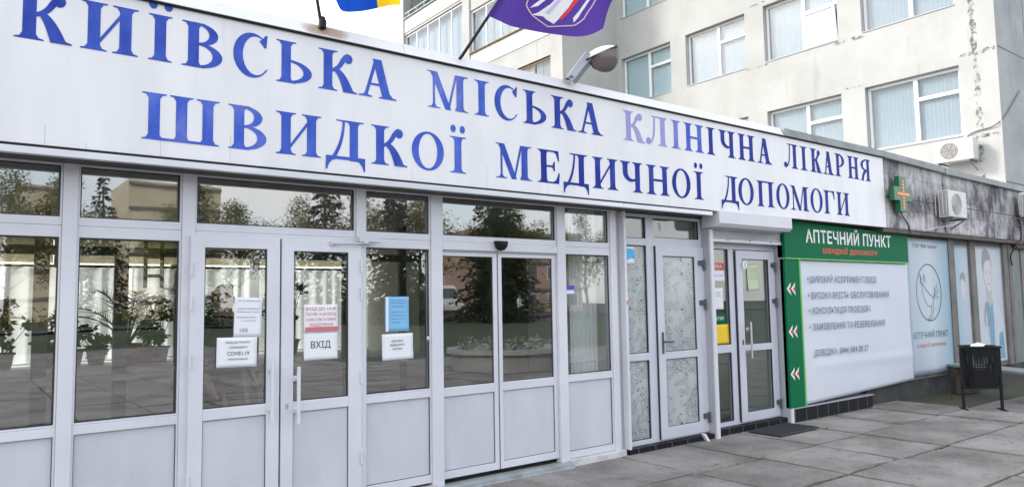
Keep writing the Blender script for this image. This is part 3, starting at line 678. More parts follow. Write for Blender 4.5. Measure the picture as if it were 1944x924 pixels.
hp(MB().box(5.535,5.60,5.475,5.53,-.02,2.545), 'jamb', pvc_grey); hp(MB().box(5.585,5.617,5.40,5.50,.055,2.53), 'corner_post', pvc, bevel=.003)
# jamb and white post between the two doorways, and right of the pharmacy door
jm = MB().box(6.975,7.035,5.40,5.62,-.03,2.53); hp(jm, 'jamb', pvc_grey)
hp(MB().box(6.985,7.045,5.375,5.40,-.03,2.40), 'corner_post', pvc, bevel=.004)
hp(MB().box(8.475,8.535,5.40,5.64,-.03,2.42), 'jamb', pvc_grey); hp(MB().box(8.485,8.545,5.375,5.40,-.03,2.42), 'corner_post', pvc, bevel=.004)
# ---- pharmacy doorway
PY = 5.53
fr = MB().frame(7.04,8.475,.075,2.42,.06,PY,PY+.06,wb=.05,wt=.23)
fr.box(7.525,7.625,PY+.001,PY+.059,.12,2.19); fr.box(7.10,7.526,PY+.002,PY+.058,.94,1.035)
pd = hp(fr, 'pharmacy_door_frame', pvc_lilac, bevel=.004)
for c,d in ((1.035,2.19),(.125,.94)):
    pane(7.10,7.525,c,d,PY+.035,glass_dark,pd); MB().frame(7.10,7.525,c,d,.007,PY+.012,PY+.03).build('gasket', rubber, pd)
pl = leaf('pharmacy_door', 7.64,8.445,.095,2.18,PY-.028,PY+.03,.125,.105,1.02,.105,glass_dark,panel=False,mat=pvc_lilac,stl=.12)
MB().box(7.628,7.638,PY-.02,PY+.02,.10,2.17).build('door_gap', rubber, pl)
pull(pl, 7.80,.86,1.30,PY-.028,mat=steel); MB().box(7.70,7.73,PY-.031,PY-.026,1.02,1.08).build('keyhole', hinge_mat, pl)
for z in (2.0,1.54,.26):
    MB().tube([(8.43,PY-.045,z-.075),(8.43,PY-.045,z+.045)], .014, 10).box(8.36,8.43,PY-.05,PY-.026,z-.02,z+.035).build('hinge', hinge_mat, pl)
hp(MB().box(7.045,8.475,5.43,5.60,-.04,.075), 'plinth', plinth_tile)
hp(MB().box(8.545,10.55,5.385,5.60,-.04,.172), 'plinth', plinth_tile)
hp(MB().box(8.545,10.58,5.375,5.60,.172,.186), 'plinth_ledge', pvc_grey)
hp(MB().box(10.55,17.2,5.47,5.62,-.06,.27), 'plinth', pmat('dark_plinth', (.03,.03,.035), .8, c2=(.06,.06,.055), vscale=3))  # near-black with random lighter blotches

# ---- concrete fascia and pillars to the right
hp(MB().prism([(10.905,2.60),(16.35,2.60),(16.35,3.545),(12.99,3.585),(10.905,3.635)], 5.262, 5.47), 'concrete_fascia', fascia_concrete)
jt = MB()
for x in (12.98, 15.0): jt.box(x,x+.012,5.2595,5.262,2.6,3.55)
jt.box(10.91,16.35,5.2597,5.2617,3.06,3.07)
hp(jt, 'fascia_joint', pmat('dark_joint', (.05,.048,.05), .9))
hp(MB().box(10.905,16.4,5.272,5.47,2.535,2.598), 'fascia_underside', pmat('brown_strip', (.13,.11,.09), .8, c2=(.07,.06,.055), vscale=5, stretch=(1,1,4)))  # brown broken up by darker flecks
hp(MB().box(16.36,21.0,5.30,5.50,2.56,3.28), 'concrete_fascia', fascia_concrete)
hp(MB().box(16.36,21.0,5.27,5.56,3.28,3.34), 'roof_cap', cap_grey)
hp(MB().box(16.36,21.0,5.36,5.50,2.46,2.56), 'fascia_underside', soffit_mat)
pil = pmat('weathered_pillar', (.20,.19,.175), .85, c2=(.13,.125,.12), vscale=3)
for a, b in ((13.40,13.62),(14.28,14.49),(15.78,16.15)): hp(MB().box(a,b,5.40,5.55,.27,2.53), 'pillar', pil)
clad = pmat('grey_green_cladding', (.17,.20,.19), .6, c2=(.12,.14,.13), vscale=3, stretch=(6,1,1))
hp(MB().box(16.15,21,5.45,5.55,.27,2.5), 'wall_panel', clad)
hp(MB().box(15.98,16.02,5.385,5.40,.27,2.5).box(16.72,16.76,5.43,5.45,.27,2.5).box(17.3,17.34,5.43,5.45,.27,2.5), 'panel_strip', pil)
hp(MB().box(10.56,15.75,5.445,5.50,.27,2.53), 'wall_panel', pil)

# ------------------------------------------------------------------ roller shutter over the pharmacy door
rsr = empty('roller_shutter', 'white roller shutter box mounted over the pharmacy doorway, its slats rolled up', 'shutter', (7.68,5.3,2.42))
bx = MB().prism_x([(5.20,2.455),(5.235,2.418),(5.45,2.418),(5.45,2.597),(5.20,2.597)], 6.94, 8.41).build('box', pvc, rsr, .004)
slt = MB()
for k in range(4): slt.prism_x([(5.42,2.30+.034*k),(5.408,2.315+.034*k),(5.42,2.332+.034*k),(5.428,2.332+.034*k),(5.428,2.30+.034*k)], 7.05, 8.47)
sl_ = slt.build('slat_curtain', alu, rsr)
MB().box(7.05,8.47,5.405,5.432,2.262,2.298).build('bottom_bar', pvc, rsr)
for x in (7.34,7.78,8.22): MB().box(x,x+.03,5.400,5.406,2.285,2.293).build('rivet', dark_metal, rsr)
reparent_at(rsr, (7.68,5.3,2.42))

# ------------------------------------------------------------------ the long lettered sign
YS = 5.222
sign = empty('hospital_sign', 'long white fascia sign with two rows of blue serif Cyrillic letters', 'sign', (3.8,5.22,2.59))
MB().box(-3.2,10.905,YS,5.232,2.592,3.638).build('panel', sign_white, sign)
seam_m = pmat('panel_seam_grey', (.46,.46,.49), .6)  # grey of the seams between the sign panels
for x in [-2.4,-1.7,-1.0,-.3,.4,.62,1.05,1.5,2.2,2.95,3.7,4.4,5.2,6.1,7.0,7.9,8.8,9.7]: MB().box(x,x+.0028,YS-.0012,YS,2.594,2.594+random.choice([.04,.06,.09,.12,.2])).build('panel_seam', seam_m, sign)
MB().box(-3.2,10.905,5.205,5.232,3.625,3.638).build('top_trim', dark_metal, sign)
MB().box(-3.2,6.8,5.208,5.2225,2.572,2.5925).build('lower_gap', dark_metal, sign)
H, T, TH = .315, .071, .026
def ell(cx,cy,rx,ry,a0=0,a1=360,n=28): return [(cx+rx*math.cos(R(a0+(a1-a0)*i/n)), cy+ry*math.sin(R(a0+(a1-a0)*i/n))) for i in range(n+1)]
class G:
    """collects the strokes of one letter, each on its own very thin layer of vinyl"""
    def __init__(s, x0, z0): s.m = MB(); s.k = 0; s.x = x0; s.z = z0; s.mir = None
    def y(s): s.k += 1; return YS-.0015-.0005*s.k
    def p(s, pts):
        if s.mir is not None: pts = [(s.mir-x, y) for x, y in pts][::-1]
        s.m.poly([(s.x+a, s.z+b) for a, b in pts], s.y())
    def strip(s, A, B):
        if s.mir is not None: A = [(s.mir-x, y) for x, y in A]; B = [(s.mir-x, y) for x, y in B]
        y = s.y(); n = len(A)
        s.m.add([(s.x+a,y,s.z+b) for a,b in A]+[(s.x+a,y,s.z+b) for a,b in B], [(i,i+1,n+i+1,n+i) for i in range(n-1)])
    def ibeam(s, c, top=True, bot=True, T=T, hw=.075, l=1, r=1, y0=0, y1=H):
        h = T/2; pts = []
        if bot: pts += [(c-hw*l,y0),(c+hw*r,y0),(c+hw*r,y0+.008),(c+h+.014,y0+.014),(c+h,y0+.038)]
        else: pts += [(c-h,y0),(c+h,y0)]
        if top: pts += [(c+h,y1-.038),(c+h+.014,y1-.014),(c+hw*r,y1-.008),(c+hw*r,y1),(c-hw*l,y1),(c-hw*l,y1-.008),(c-h-.014,y1-.014),(c-h,y1-.038)]
        else: pts += [(c+h,y1),(c-h,y1)]
        if bot: pts += [(c-h,y0+.038),(c-h-.014,y0+.014),(c-hw*l,y0+.008)]
        s.p(pts)
    def bowl(s, x0, w, y0, y1, t=.066, th=.018):
        cy = (y0+y1)/2; ry = (y1-y0)/2; rx = w-x0
        s.strip(ell(x0,cy,rx,ry,-90,90), ell(x0,cy,rx-t,ry-th,-90,90))
    def line(s, a, b, t):
        d = Vector((b[0]-a[0], b[1]-a[1])); hx = t/2
        s.p([(a[0]-hx,a[1]),(a[0]+hx,a[1]),(b[0]+hx,b[1]),(b[0]-hx,b[1])])
    def curve(s, pts, ts):
        # smooth quadratic through pts as (p0, control, p1) with horizontal thickness ramp
        A = []; B = []
        for i in range(15):
            u = i/14; x = (1-u)**2*pts[0][0]+2*u*(1-u)*pts[1][0]+u*u*pts[2][0]; y = (1-u)**2*pts[0][1]+2*u*(1-u)*pts[1][1]+u*u*pts[2][1]
            t = ts[0]+(ts[1]-ts[0])*u
            dx = 2*(1-u)*(pts[1][0]-pts[0][0])+2*u*(pts[2][0]-pts[1][0]); dy = 2*(1-u)*(pts[1][1]-pts[0][1])+2*u*(pts[2][1]-pts[1][1]); l = math.hypot(dx,dy) or 1
            A.append((x-dy/l*t/2, y+dx/l*t/2)); B.append((x+dy/l*t/2, y-dx/l*t/2))
        s.strip(A, B)
def draw(ch, x0, x1, z0):
    g = G(x0, z0); w = x1-x0; c = .077
    if ch in 'ІЇ':
        g.ibeam(w/2, hw=w/2)
        if ch == 'Ї':
            for d in (-1, 1): g.p(ell(w/2+d*.047, H+.067, .027, .033)[:-1])
    elif ch == 'Н': g.ibeam(c); g.ibeam(w-c); g.p([(c,.145),(w-c,.145),(w-c,.170),(c,.170)])
    elif ch == 'И': g.ibeam(c); g.ibeam(w-c); g.p([(c+.02,.028),(w-c-.02,.245),(w-c-.02,.28),(c+.02,.062)])
    elif ch == 'П': g.ibeam(c,r=.9); g.ibeam(w-c,l=.9); g.p([(c,H-.018),(w-c,H-.018),(w-c,H),(c,H)])
    elif ch == 'Ш':
        for q in (c, w/2, w-c): g.ibeam(q)
        g.p([(c,0),(w-c,0),(w-c,.018),(c,.018)])
    elif ch == 'Ч':
        g.ibeam(w-c); g.ibeam(c, bot=False, y0=.20)
        A = [(c-T/2,.205)]+[(c-T/2+.13*(1-math.cos(R(90*i/10))), .205-.10*math.sin(R(90*i/10))) for i in range(11)]+[(w-c,.128)]
        B = [(c+T/2,.205)]+[(c+T/2+.075*(1-math.cos(R(90*i/10))), .205-.07*math.sin(R(90*i/10))) for i in range(11)]+[(w-c,.152)]
        g.strip(A, B)
    elif ch == 'Ь': g.ibeam(c); g.bowl(c+.01, w, 0, .178)
    elif ch == 'В': g.ibeam(c); g.bowl(c+.03, w, 0, .176); g.bowl(c+.03, w-.03, .158, H, t=.06); g.p([(c,0),(c+.04,0),(c+.04,.018),(c,.018)]); g.p([(c,H-.018),(c+.04,H-.018),(c+.04,H),(c,H)]); g.p([(c,.158),(c+.04,.158),(c+.04,.175),(c,.175)])
    elif ch == 'Р': g.ibeam(c); g.bowl(c+.02, w, .128, H); g.p([(c,H-.018),(c+.03,H-.018),(c+.03,H),(c,H)])
    elif ch == 'Я': g.mir = w; g.ibeam(c); g.bowl(c+.02, w-.005, .135, H); g.p([(c,H-.018),(c+.03,H-.018),(c+.03,H),(c,H)]); g.curve([(c+.05,.15),(w-.075,.13),(w-.045,.0)], (.05,.055)); g.p([(w-.075,0),(w+.008,0),(w+.008,.009),(w-.02,.016),(w-.04,.03)])
    elif ch == 'К':
        g.ibeam(c, hw=.077)
        g.curve([(c+.02,.158),(c+.085,.165),(c+.125,.255)], (.026,.04)); g.p(ell(w-.073,.268,.036,.038)[:-1]); g.curve([(c+.115,.232),(c+.135,.29),(w-.075,.300)], (.036,.02))
        g.curve([(c+.062,.165),(w-.125,.15),(w-.075,.012)], (.036,.082)); g.p([(w-.115,0),(w,0),(w,.009),(w-.03,.016),(w-.048,.04),(w-.10,.04)])
    elif ch == 'А':
        g.line((.062,.008),(w*.5-.012,H), .029); g.line((w-.088,.008),(w*.5-.005,H), .076); g.p([(.1,.098),(w-.12,.098),(w-.13,.116),(.105,.116)])
        g.p([(0,0),(.118,0),(.118,.009),(.085,.016),(.075,.03),(.05,.03),(.04,.016),(0,.009)]); g.p([(w-.155,0),(w,0),(w,.009),(w-.035,.016),(w-.055,.04),(w-.115,.04),(w-.12,.016),(w-.155,.009)])
    elif ch == 'М':
        g.ibeam(.062, top=False, T=.022, hw=.06, y1=.29); g.p([(0,H),(.095,H),(w*.5+.03,0),(w*.5-.03,0),(.04,.285),(.028,.305),(0,.307)])
        g.line((w*.5+.0,.0),(w-.122,H), .022); g.ibeam(w-.085, l=.65, r=1.1)
    elif ch == 'Л':
        g.ibeam(w-.077); g.p([(.085,H),(w-.077,H),(w-.077,H-.018),(.085,H-.01)]); g.curve([(.135,.305),(.135,.0),(.04,.022)], (.02,.024)); g.p(ell(.038,.036,.037,.037)[:-1])
    elif ch == 'Д':
        g.ibeam(w-.095, bot=False, hw=.085); g.p([(.085,H),(w-.09,H),(w-.09,H-.018),(.085,H-.01)]); g.curve([(.145,.305),(.14,.13),(.055,.01)], (.02,.03))
        g.p([(0,.03),(w,.03),(w,-.075),(w-.012,-.075),(w-.024,-.035),(w-.05,-.005),(w-.085,.006),(.085,.006),(.05,-.005),(.024,-.035),(.012,-.075),(0,-.075)])
    elif ch == 'О': g.strip(ell(w/2,H/2,w/2,H/2+.007,0,360,40), ell(w/2,H/2,w/2-.066,H/2-.012,0,360,40))
    elif ch == 'С':
        g.strip(ell(w/2+.005,H/2,w/2+.004,H/2+.007,44,330,36), ell(w/2+.032,H/2,w/2-.036,H/2-.016,50,318,36))
        g.p([(w-.035,.225),(w-.022,.225),(w-.015,H+.005),(w-.028,H+.005),(w-.055,H-.03),(w-.075,.27)])
    elif ch == 'Е':
        g.ibeam(c); g.p([(c,H),(w-.012,H),(w-.004,.215),(w-.016,.215),(w-.045,H-.03),(w-.075,H-.016),(c,H-.016)])
        g.p([(c,0),(w-.01,0),(w,.105),(w-.012,.105),(w-.045,.035),(w-.08,.016),(c,.016)]); g.p([(c,.153),(w-.09,.153),(w-.072,.115),(w-.06,.115),(w-.06,.21),(w-.072,.21),(w-.09,.17),(c,.17)])
    elif ch == 'Г': g.ibeam(c, r=.9); g.p([(c,H),(w-.01,H),(w,.20),(w-.013,.20),(w-.045,H-.035),(w-.075,H-.017),(c,H-.017)])
    return g.m
ROW1 = [('К',.225,.527,.35),('И',.57,.904,.45),('Ї',.963,1.109,.45),('В',1.169,1.438,.45),('С',1.511,1.769,.5),('Ь',1.817,2.092,.52),('К',2.144,2.46,.5),('А',2.474,2.808,.55),
 ('М',3.103,3.511,.66),('І',3.578,3.734,.6),('С',3.795,4.069,.45),('Ь',4.121,4.4,.3),('К',4.462,4.778,.28),('А',4.799,5.138,.33),
 ('К',5.434,5.758,.93),('Л',5.775,6.117,.9),('І',6.177,6.335,.75),('Н',6.388,6.735,.6),('І',6.783,6.94,.15),('Ч',7.004,7.322,.15),('Н',7.369,7.71,.1),('А',7.753,8.062,.12),
 ('Л',8.325,8.647,.15),('І',8.696,8.869,.12),('К',8.932,9.214,.15),('А',9.24,9.519,.12),('Р',9.548,9.796,.12),('Н',9.88,10.197,.15),('Я',10.241,10.526,.15)]
ROW2 = [('Ш',.931,1.425,.6),('В',1.482,1.753,.62),('И',1.82,2.169,.52),('Д',2.205,2.53,.55),('К',2.584,2.904,.45),('О',2.948,3.258,.58),('Ї',3.318,3.482,.6),
 ('М',3.802,4.211,.42),('Е',4.28,4.552,.15),('Д',4.599,4.928,.2),('И',4.977,5.337,.2),('Ч',5.367,5.702,.22),('Н',5.758,6.124,.2),('О',6.166,6.475,.15),('Ї',6.534,6.704,.1),
 ('Д',7.019,7.348,.12),('О',7.347,7.651,.15),('П',7.714,8.078,.12),('О',8.122,8.412,.12),('М',8.435,8.86,.15),('О',8.897,9.191,.1),('Г',9.219,9.497,.12),('И',9.537,9.884,.1)]
for row, zb in ((ROW1, 3.238), (ROW2, 2.702)):
    for ch, a, b, f in row:
        o = draw(ch, a, b, zb).build('letter', vinyl, sign, flip=False); o['fade'] = float(f)*.86 if f < .85 else float(f)

# ------------------------------------------------------------------ pharmacy board and hanging banners
PB = 5.36
board = empty('pharmacy_sign', 'green pharmacy header board with white lettering above a green arrow strip', 'sign', (10.15,5.36,.2))
MB().prism([(8.475,2.10),(11.85,2.10),(11.85,2.53),(8.72,2.59),(8.475,2.41)], PB, 5.47).build('header', green_pl, board, .004)
MB().box(8.475,8.80,PB+.012,5.44,.19,2.085).build('arrow_strip', green_pl, board)
lm = MB().box(8.475,11.85,PB-.002,PB+.02,2.085,2.101).box(8.80,8.835,PB+.010,5.44,.19,2.085)
lm.build('lime_edge', green_lime, board)
text('АПТЕЧНИЙ ПУНКТ', 8.97, 11.30, 2.318, .17, PB-.0015, txt_white, parent=board, bold=.024, gap=1.08)
text('швидкої допомоги', 9.38, 10.86, 2.182, .085, PB-.0015, txt_red, parent=board, bold=.024, gap=1.1)
for z in (1.70, 1.152, .616):
    for dx in (0, .10):
        a = MB().poly([(8.49+dx,z),(8.59+dx,z+.085),(8.565+dx,z),(8.59+dx,z-.085)][:4], PB+.009); a.build('arrow', txt_white, board, flip=False)
        MB().poly([(8.525+dx,z),(8.575+dx,z+.035),(8.575+dx,z-.035)], PB+.006).build('arrow', txt_red, board, flip=False)
info = empty('pharmacy_banner', 'white vinyl banner listing pharmacy services with a phone number', 'banner', (10.3,5.4,.2))
def info_y(x, z):
    u = (x-8.84)/3.04; v = (z-.25)/1.83
    return PB+.016-(.005*math.sin(7*u+3*v)*math.sin(9*v)+(.009*max(0,1-abs(v-.23)/.05) if u > .1 else 0))
nx, nz = 60, 40; m = MB(); vs = []
for j in range(nz+1):
    for i in range(nx+1):
        u, v = i/nx, j/nz; x = 8.84+(11.88-8.84)*u; z0 = .20+.09*u; z = z0+(2.083-z0)*v
        vs.append((x, info_y(x, z), z))
m.add(vs, [(j*(nx+1)+i, j*(nx+1)+i+1, (j+1)*(nx+1)+i+1, (j+1)*(nx+1)+i) for j in range(nz) for i in range(nx)])
sh = m.build('sheet', poster_white, info, smooth=True, flip=False); so_ = sh.modifiers.new('thick', 'SOLIDIFY'); so_.thickness = .004; so_.offset = -1
TY = PB-.004
for s, a, b, z, hh in (('ШИРОКИЙ АСОРТИМЕНТ ЛІКІВ',9.06,10.82,1.783,.088),('ВИСОКА ЯКІСТЬ ОБСЛУГОВУВАННЯ',9.075,11.18,1.567,.088),('КОНСУЛЬТАЦІЯ ПРОВІЗОРА',9.085,10.62,1.365,.088),('ЗАМОВЛЕННЯ ТА РЕЗЕРВУВАННЯ',9.085,11.02,1.150,.088),('ДОВІДКА: (044) 384 28 27',9.085,10.49,.812,.082)):
    t = text(s, a, b, z, hh, TY, txt_grey, parent=info, bold=.013, gap=1.14)
    for v in t.data.vertices: v.co.y = info_y(v.co.x, v.co.z)-.0025
    if z > 1: MB().poly([(8.955,z+.02),(8.99,z+.045),(8.955,z+.07)], TY).build('bullet', txt_grey, info, flip=False); info.children[-1].location.y = info_y(8.97,z)-.0025-TY
# banner with the dove ring
def sheet(x0,x1,z0,z1,y,mat,parent,amp=.0012):
    nx, nz = 16, 24; vs = []
    for j in range(nz+1):
        for i in range(nx+1):
            u, v = i/nx, j/nz; vs.append((x0+(x1-x0)*u, y-amp*math.sin(5*u+2*v), z0+(z1-z0)*v))
    o = MB().add(vs, [(j*(nx+1)+i, j*(nx+1)+i+1, (j+1)*(nx+1)+i+1, (j+1)*(nx+1)+i) for j in range(nz) for i in range(nx)]).build('sheet', mat, parent, smooth=True, flip=False)
    k = o.modifiers.new('thick', 'SOLIDIFY'); k.thickness = .004; k.offset = -1
def stroke(mb, pts, w, y):
    for i in range(len(pts)-1):
        a, b = Vector(pts[i]), Vector(pts[i+1]); d = b-a
        if d.length < 1e-6: continue
        n = Vector((-d.y, d.x)).normalized()*w/2; e = d.normalized()*w*.0
        mb.poly([(a-n-e)[:], (b-n+e)[:], (b+n+e)[:], (a+n-e)[:]], y-.0003*(i%5))
dove = empty('dove_banner', 'pale blue banner with a ringed dove outline and pharmacy lettering', 'banner', (12.6,5.40,.3))
sheet(11.90,13.38,.33,2.50,5.41,banner_blue,dove); DY = 5.4075
text('ТОВ "ФФ Гелма"', 12.10, 12.98, 2.35, .062, DY, txt_grey, parent=dove, bold=.004)
rg = MB(); stroke(rg, ell(12.6,1.63,.44,.455,0,360,48), .02, DY); rg.build('ring', txt_teal, dove, flip=False)
dv = MB()
for pts in ([(12.33,1.86),(12.36,1.70),(12.40,1.55),(12.52,1.42),(12.66,1.40),(12.72,1.46),(12.78,1.58)], [(12.30,1.80),(12.40,1.75),(12.52,1.66),(12.66,1.58),(12.72,1.56)], [(12.41,1.76),(12.44,1.92),(12.50,1.80)],
            [(12.32,1.80),(12.30,1.93),(12.36,1.84)], [(12.66,1.40),(12.62,1.26),(12.52,1.20),(12.60,1.19),(12.68,1.24),(12.74,1.42)], [(12.72,1.52),(12.84,1.66),(12.90,1.76)], [(12.78,1.58),(12.86,1.60),(12.94,1.68)], [(12.78,1.60),(12.80,1.72)], [(12.80,1.55),(12.92,1.55)]):
    sp = []
    for i in range(len(pts)-1):
        for k in range(4): sp.append(tuple(Vector(pts[i]).lerp(Vector(pts[i+1]), k/4)))
    stroke(dv, sp+[pts[-1]], .013, DY)
dv.build('dove', txt_teal, dove, flip=False)
text('АПТЕЧНИЙ ПУНКТ', 11.95, 13.22, .905, .10, DY, txt_teal, parent=dove, bold=.01)
text('швидкої допомоги', 12.08, 13.10, .765, .065, DY, txt_pink, parent=dove, bold=.006)
b2 = empty('narrow_banner', 'narrow pale blue banner between two pillars with a cropped printed figure', 'banner', (13.95,5.43,.3))
sheet(13.64,14.26,.33,2.44,5.44,banner_blue2,b2); Y2 = 5.4370
pr_skin = pmat('pale_printed_skin', (.54,.53,.55), .6); pr_hair = pmat('printed_grey_hair', (.27,.27,.30), .6); pr_coat = pmat('printed_white_coat', (.49,.53,.57), .6); pr_blue = pmat('printed_blue_shirt', (.09,.26,.38), .6, c2=(.16,.34,.45), vscale=5); pr_shade = pmat('printed_soft_grey', (.40,.41,.44), .6)
MB().poly([(13.86,1.80),(13.90,1.93),(13.98,1.98),(14.08,1.95),(14.10,1.78),(14.04,1.86),(13.94,1.87)], Y2).build('printed_hair', pr_hair, b2, flip=False)
MB().poly([(13.90,1.84),(14.05,1.84),(14.09,1.70),(14.05,1.56),(13.98,1.50),(13.92,1.58),(13.88,1.72)], Y2+.001).build('printed_face', pr_skin, b2, flip=False)
b3 = empty('portrait_banner', 'pale banner printed with a woman in a white coat over a blue shirt', 'banner', (15.1,5.43,.3))
sheet(14.50,15.77,.33,2.46,5.44,banner_blue3,b3)
def pr(name, pts, mat, k): MB().poly(pts, 5.4382-.0006*k).build(name, mat, b3, flip=False)
pr('printed_coat', [(14.52,.36),(14.52,1.05),(14.62,1.30),(14.90,1.46),(15.05,1.20),(15.28,1.46),(15.54,1.32),(15.70,1.0),(15.74,.36)], pr_coat, 0)
pr('printed_shirt', [(14.98,1.48),(15.10,1.34),(15.22,1.44),(15.24,1.1),(15.20,.40),(15.02,.40),(15.02,1.1)], pr_blue, 1)
pr('printed_shirt', [(15.44,.86),(15.62,.90),(15.66,.40),(15.36,.40)], pr_blue, 1)
pr('printed_neck', [(14.98,1.72),(15.20,1.72),(15.22,1.44),(15.10,1.34),(14.98,1.48)], pr_shade, 2)
pr('printed_face', [(14.90,2.16),(14.89,1.95),(14.93,1.78),(15.02,1.67),(15.10,1.64),(15.19,1.68),(15.26,1.80),(15.28,1.98),(15.26,2.16),(15.18,2.27),(15.05,2.31),(14.95,2.26)], pr_skin, 3)
pr('printed_hair', [(14.87,1.98),(14.86,2.20),(14.92,2.36),(15.02,2.42),(15.14,2.38),(15.24,2.26),(15.29,2.06),(15.25,2.12),(15.20,2.22),(15.10,2.20),(14.98,2.18),(14.92,2.10)], pr_hair, 4)
pr('printed_cheek_shade', [(15.13,1.70),(15.20,1.72),(15.26,1.84),(15.275,2.0),(15.24,2.10),(15.20,1.95),(15.19,1.82)], pmat('printed_cheek_grey', (.48,.465,.48), .6), 4)
pr('printed_lapel', [(14.90,1.44),(15.02,1.25),(15.0,.70),(14.95,.9)], pr_shade, 2)
for cx in (15.0, 15.17):
    pr('printed_eye', ell(cx,1.965,.03,.016)[:-1], pr_hair, 5); pr('printed_brow', [(cx-.045,2.005),(cx+.045,2.005),(cx+.03,2.02),(cx-.03,2.02)], pr_shade, 5)
pr('printed_nose', [(15.07,1.93),(15.11,1.83),(15.055,1.83)], pr_shade, 5); pr('printed_mouth', [(15.03,1.775),(15.08,1.785),(15.14,1.775),(15.085,1.755)], txt_pink, 5)
stt = MB(); stroke(stt, [(14.90,1.44),(14.84,1.30),(14.80,1.12),(14.84,1.02)], .02, 5.423); stroke(stt, [(14.92,1.44),(14.94,1.26),(14.98,1.12),(14.96,1.0)], .02, 5.423); stt.build('printed_stethoscope', txt_grey, b3, flip=False)
add_scuffs(sign_white, (7,1,.8), 1.6, .60, .74, .90)
for e, l in ((board,(10.15,5.36,.2)),(info,(10.3,5.4,.2)),(dove,(12.6,5.40,.3)),(b2,(13.95,5.43,.3)),(b3,(15.1,5.43,.3)),(sign,(3.8,5.22,2.59))): reparent_at(e, l)

# ------------------------------------------------------------------ paper notices and stickers on the glass
def notice(label, x0, x1, z0, z1, y, mat, lines=(), tilt=0.0, cat='notice', name='paper_notice'):
    r = empty(name, label, cat, ((x0+x1)/2, y, z0))
    # a sheet with slightly curled lower corners
    nx = nz = 8; vs = []
    for j in range(nz+1):
        for i in range(nx+1):
            u, v = i/nx, j/nz; vs.append((x0+(x1-x0)*u+tilt*(v-.5)*(z1-z0), y-.004*((1-v)**3)*(abs(u-.5)*2)**2, z0+(z1-z0)*v-tilt*(u-.5)*(x1-x0)))
    o = MB().add(vs, [(j*(nx+1)+i, j*(nx+1)+i+1, (j+1)*(nx+1)+i+1, (j+1)*(nx+1)+i) for j in range(nz) for i in range(nx)]).build('sheet', mat, r, smooth=True, flip=False)
    k = o.modifiers.new('thick', 'SOLIDIFY'); k.thickness = .0008; k.offset = -1
    for s, fx0, fx1, fz, fh, mt in lines:
        t = text(s, x0+(x1-x0)*fx0, x0+(x1-x0)*fx1, z0+(z1-z0)*fz, (z1-z0)*fh, y-.0022, mt, parent=r, bold=.006)
        for v in t.data.vertices:
            u = (v.co.x-(x0+x1)/2); w = v.co.z-(z0+z1)/2; v.co.x += tilt*w; v.co.z -= tilt*u
    reparent_at(r, ((x0+x1)/2, y, z0)); return r
D = 5.441
n1 = notice('white text notice with small figures, upper sheet on the left entrance door', 1.607,1.804,1.372,1.66,D,paper,
   (('ПІД ЧАС ВІДВІДУВАННЯ',.1,.9,.90,.035,txt_blue_p),('ЗАКЛАДУ НЕОБХІДНО МАТИ',.1,.92,.70,.035,txt_blue_p),('ЗАСОБИ ЗАХИСТУ: МАСКУ',.08,.9,.62,.035,txt_blue_p),('РУКАВИЧКИ, БАХІЛИ',.08,.8,.48,.035,txt_blue_p),('В РАЗІ СИМПТОМІВ',.3,.8,.40,.03,txt_pink),('103',.22,.5,.13,.10,txt_blue_p)), .03)
n2 = notice('white notice mentioning COVID-19, lower sheet on the left entrance door', 1.487,1.771,1.162,1.374,D-.003,paper,
   (('ВХІД ДО ПУНКТУ',.22,.82,.80,.07,txt_dark),('СКРИНІНГУ',.30,.76,.63,.07,txt_dark),('COVID-19',.26,.80,.40,.13,txt_dark),('ЗАБОРОНЕНО',.27,.78,.24,.06,txt_dark),('__________',.12,.85,.03,.03,txt_dark)), .02)
n3 = notice('pink lettered visiting hours notice, upper sheet on the right entrance door', 2.128,2.400,1.384,1.60,D,paper,
   (('ВХІД ДО 14.30',.05,.95,.80,.11,txt_pink),('ПІСЛЯ 14.30 ВХІД',.05,.95,.61,.10,txt_pink),('КОНСУЛЬТАТИВНЕ',.07,.95,.42,.10,txt_pink),('ВІДДІЛЕННЯ',.16,.86,.24,.10,txt_pink)))
MB().box(-.13,.14,-.0125,-.012,.012,.045).build('red_strip', txt_pink, n3)
n4 = notice('white sheet reading ВХІД, lower sheet on the right entrance door', 2.126,2.400,1.178,1.381,D,paper, (('ВХІД',.21,.79,.44,.26,txt_dark),))
n5 = notice('light blue printed poster on the pane right of the entrance doors', 2.842,3.066,1.365,1.655,5.497,paper_blue,
   (('РОЗКЛАД РОБОТИ',.25,.85,.88,.035,txt_blue_p),('КОНСУЛЬТАТИВНОГО',.25,.85,.80,.035,txt_blue_p),('ВІДДІЛЕННЯ',.3,.8,.70,.035,txt_blue_p),('Прийом громадян',.25,.85,.55,.03,txt_blue_p),('щоденно з 9.00',.25,.85,.45,.03,txt_blue_p),('вихідні: субота,',.25,.85,.35,.03,txt_blue_p),('неділя',.3,.6,.25,.03,txt_blue_p)))
MB().box(-.108,-.084,-.010,-.0095,.003,.287).build('binding_strip', paper, n5)
n6 = notice('white sheet with three short lines under the light blue poster', 2.814,3.105,1.132,1.347,5.497,paper,
   (('ШАНОВНІ',.30,.68,.68,.08,txt_dark),('ВІДВІДУВАЧІ',.26,.72,.53,.08,txt_dark),('МАСКИ',.33,.64,.38,.08,txt_dark)), -.01)
n7 = notice('small blue and white sticker on the pane right of the sliding doors', 4.815,4.953,1.664,1.748,5.503,paper, (), 0, 'sticker', 'sticker')
MB().box(-.069,.069,-.0095,-.009,.042,.084).build('blue_half', pmat('sticker_blue', (.05,.07,.42), .4), n7)
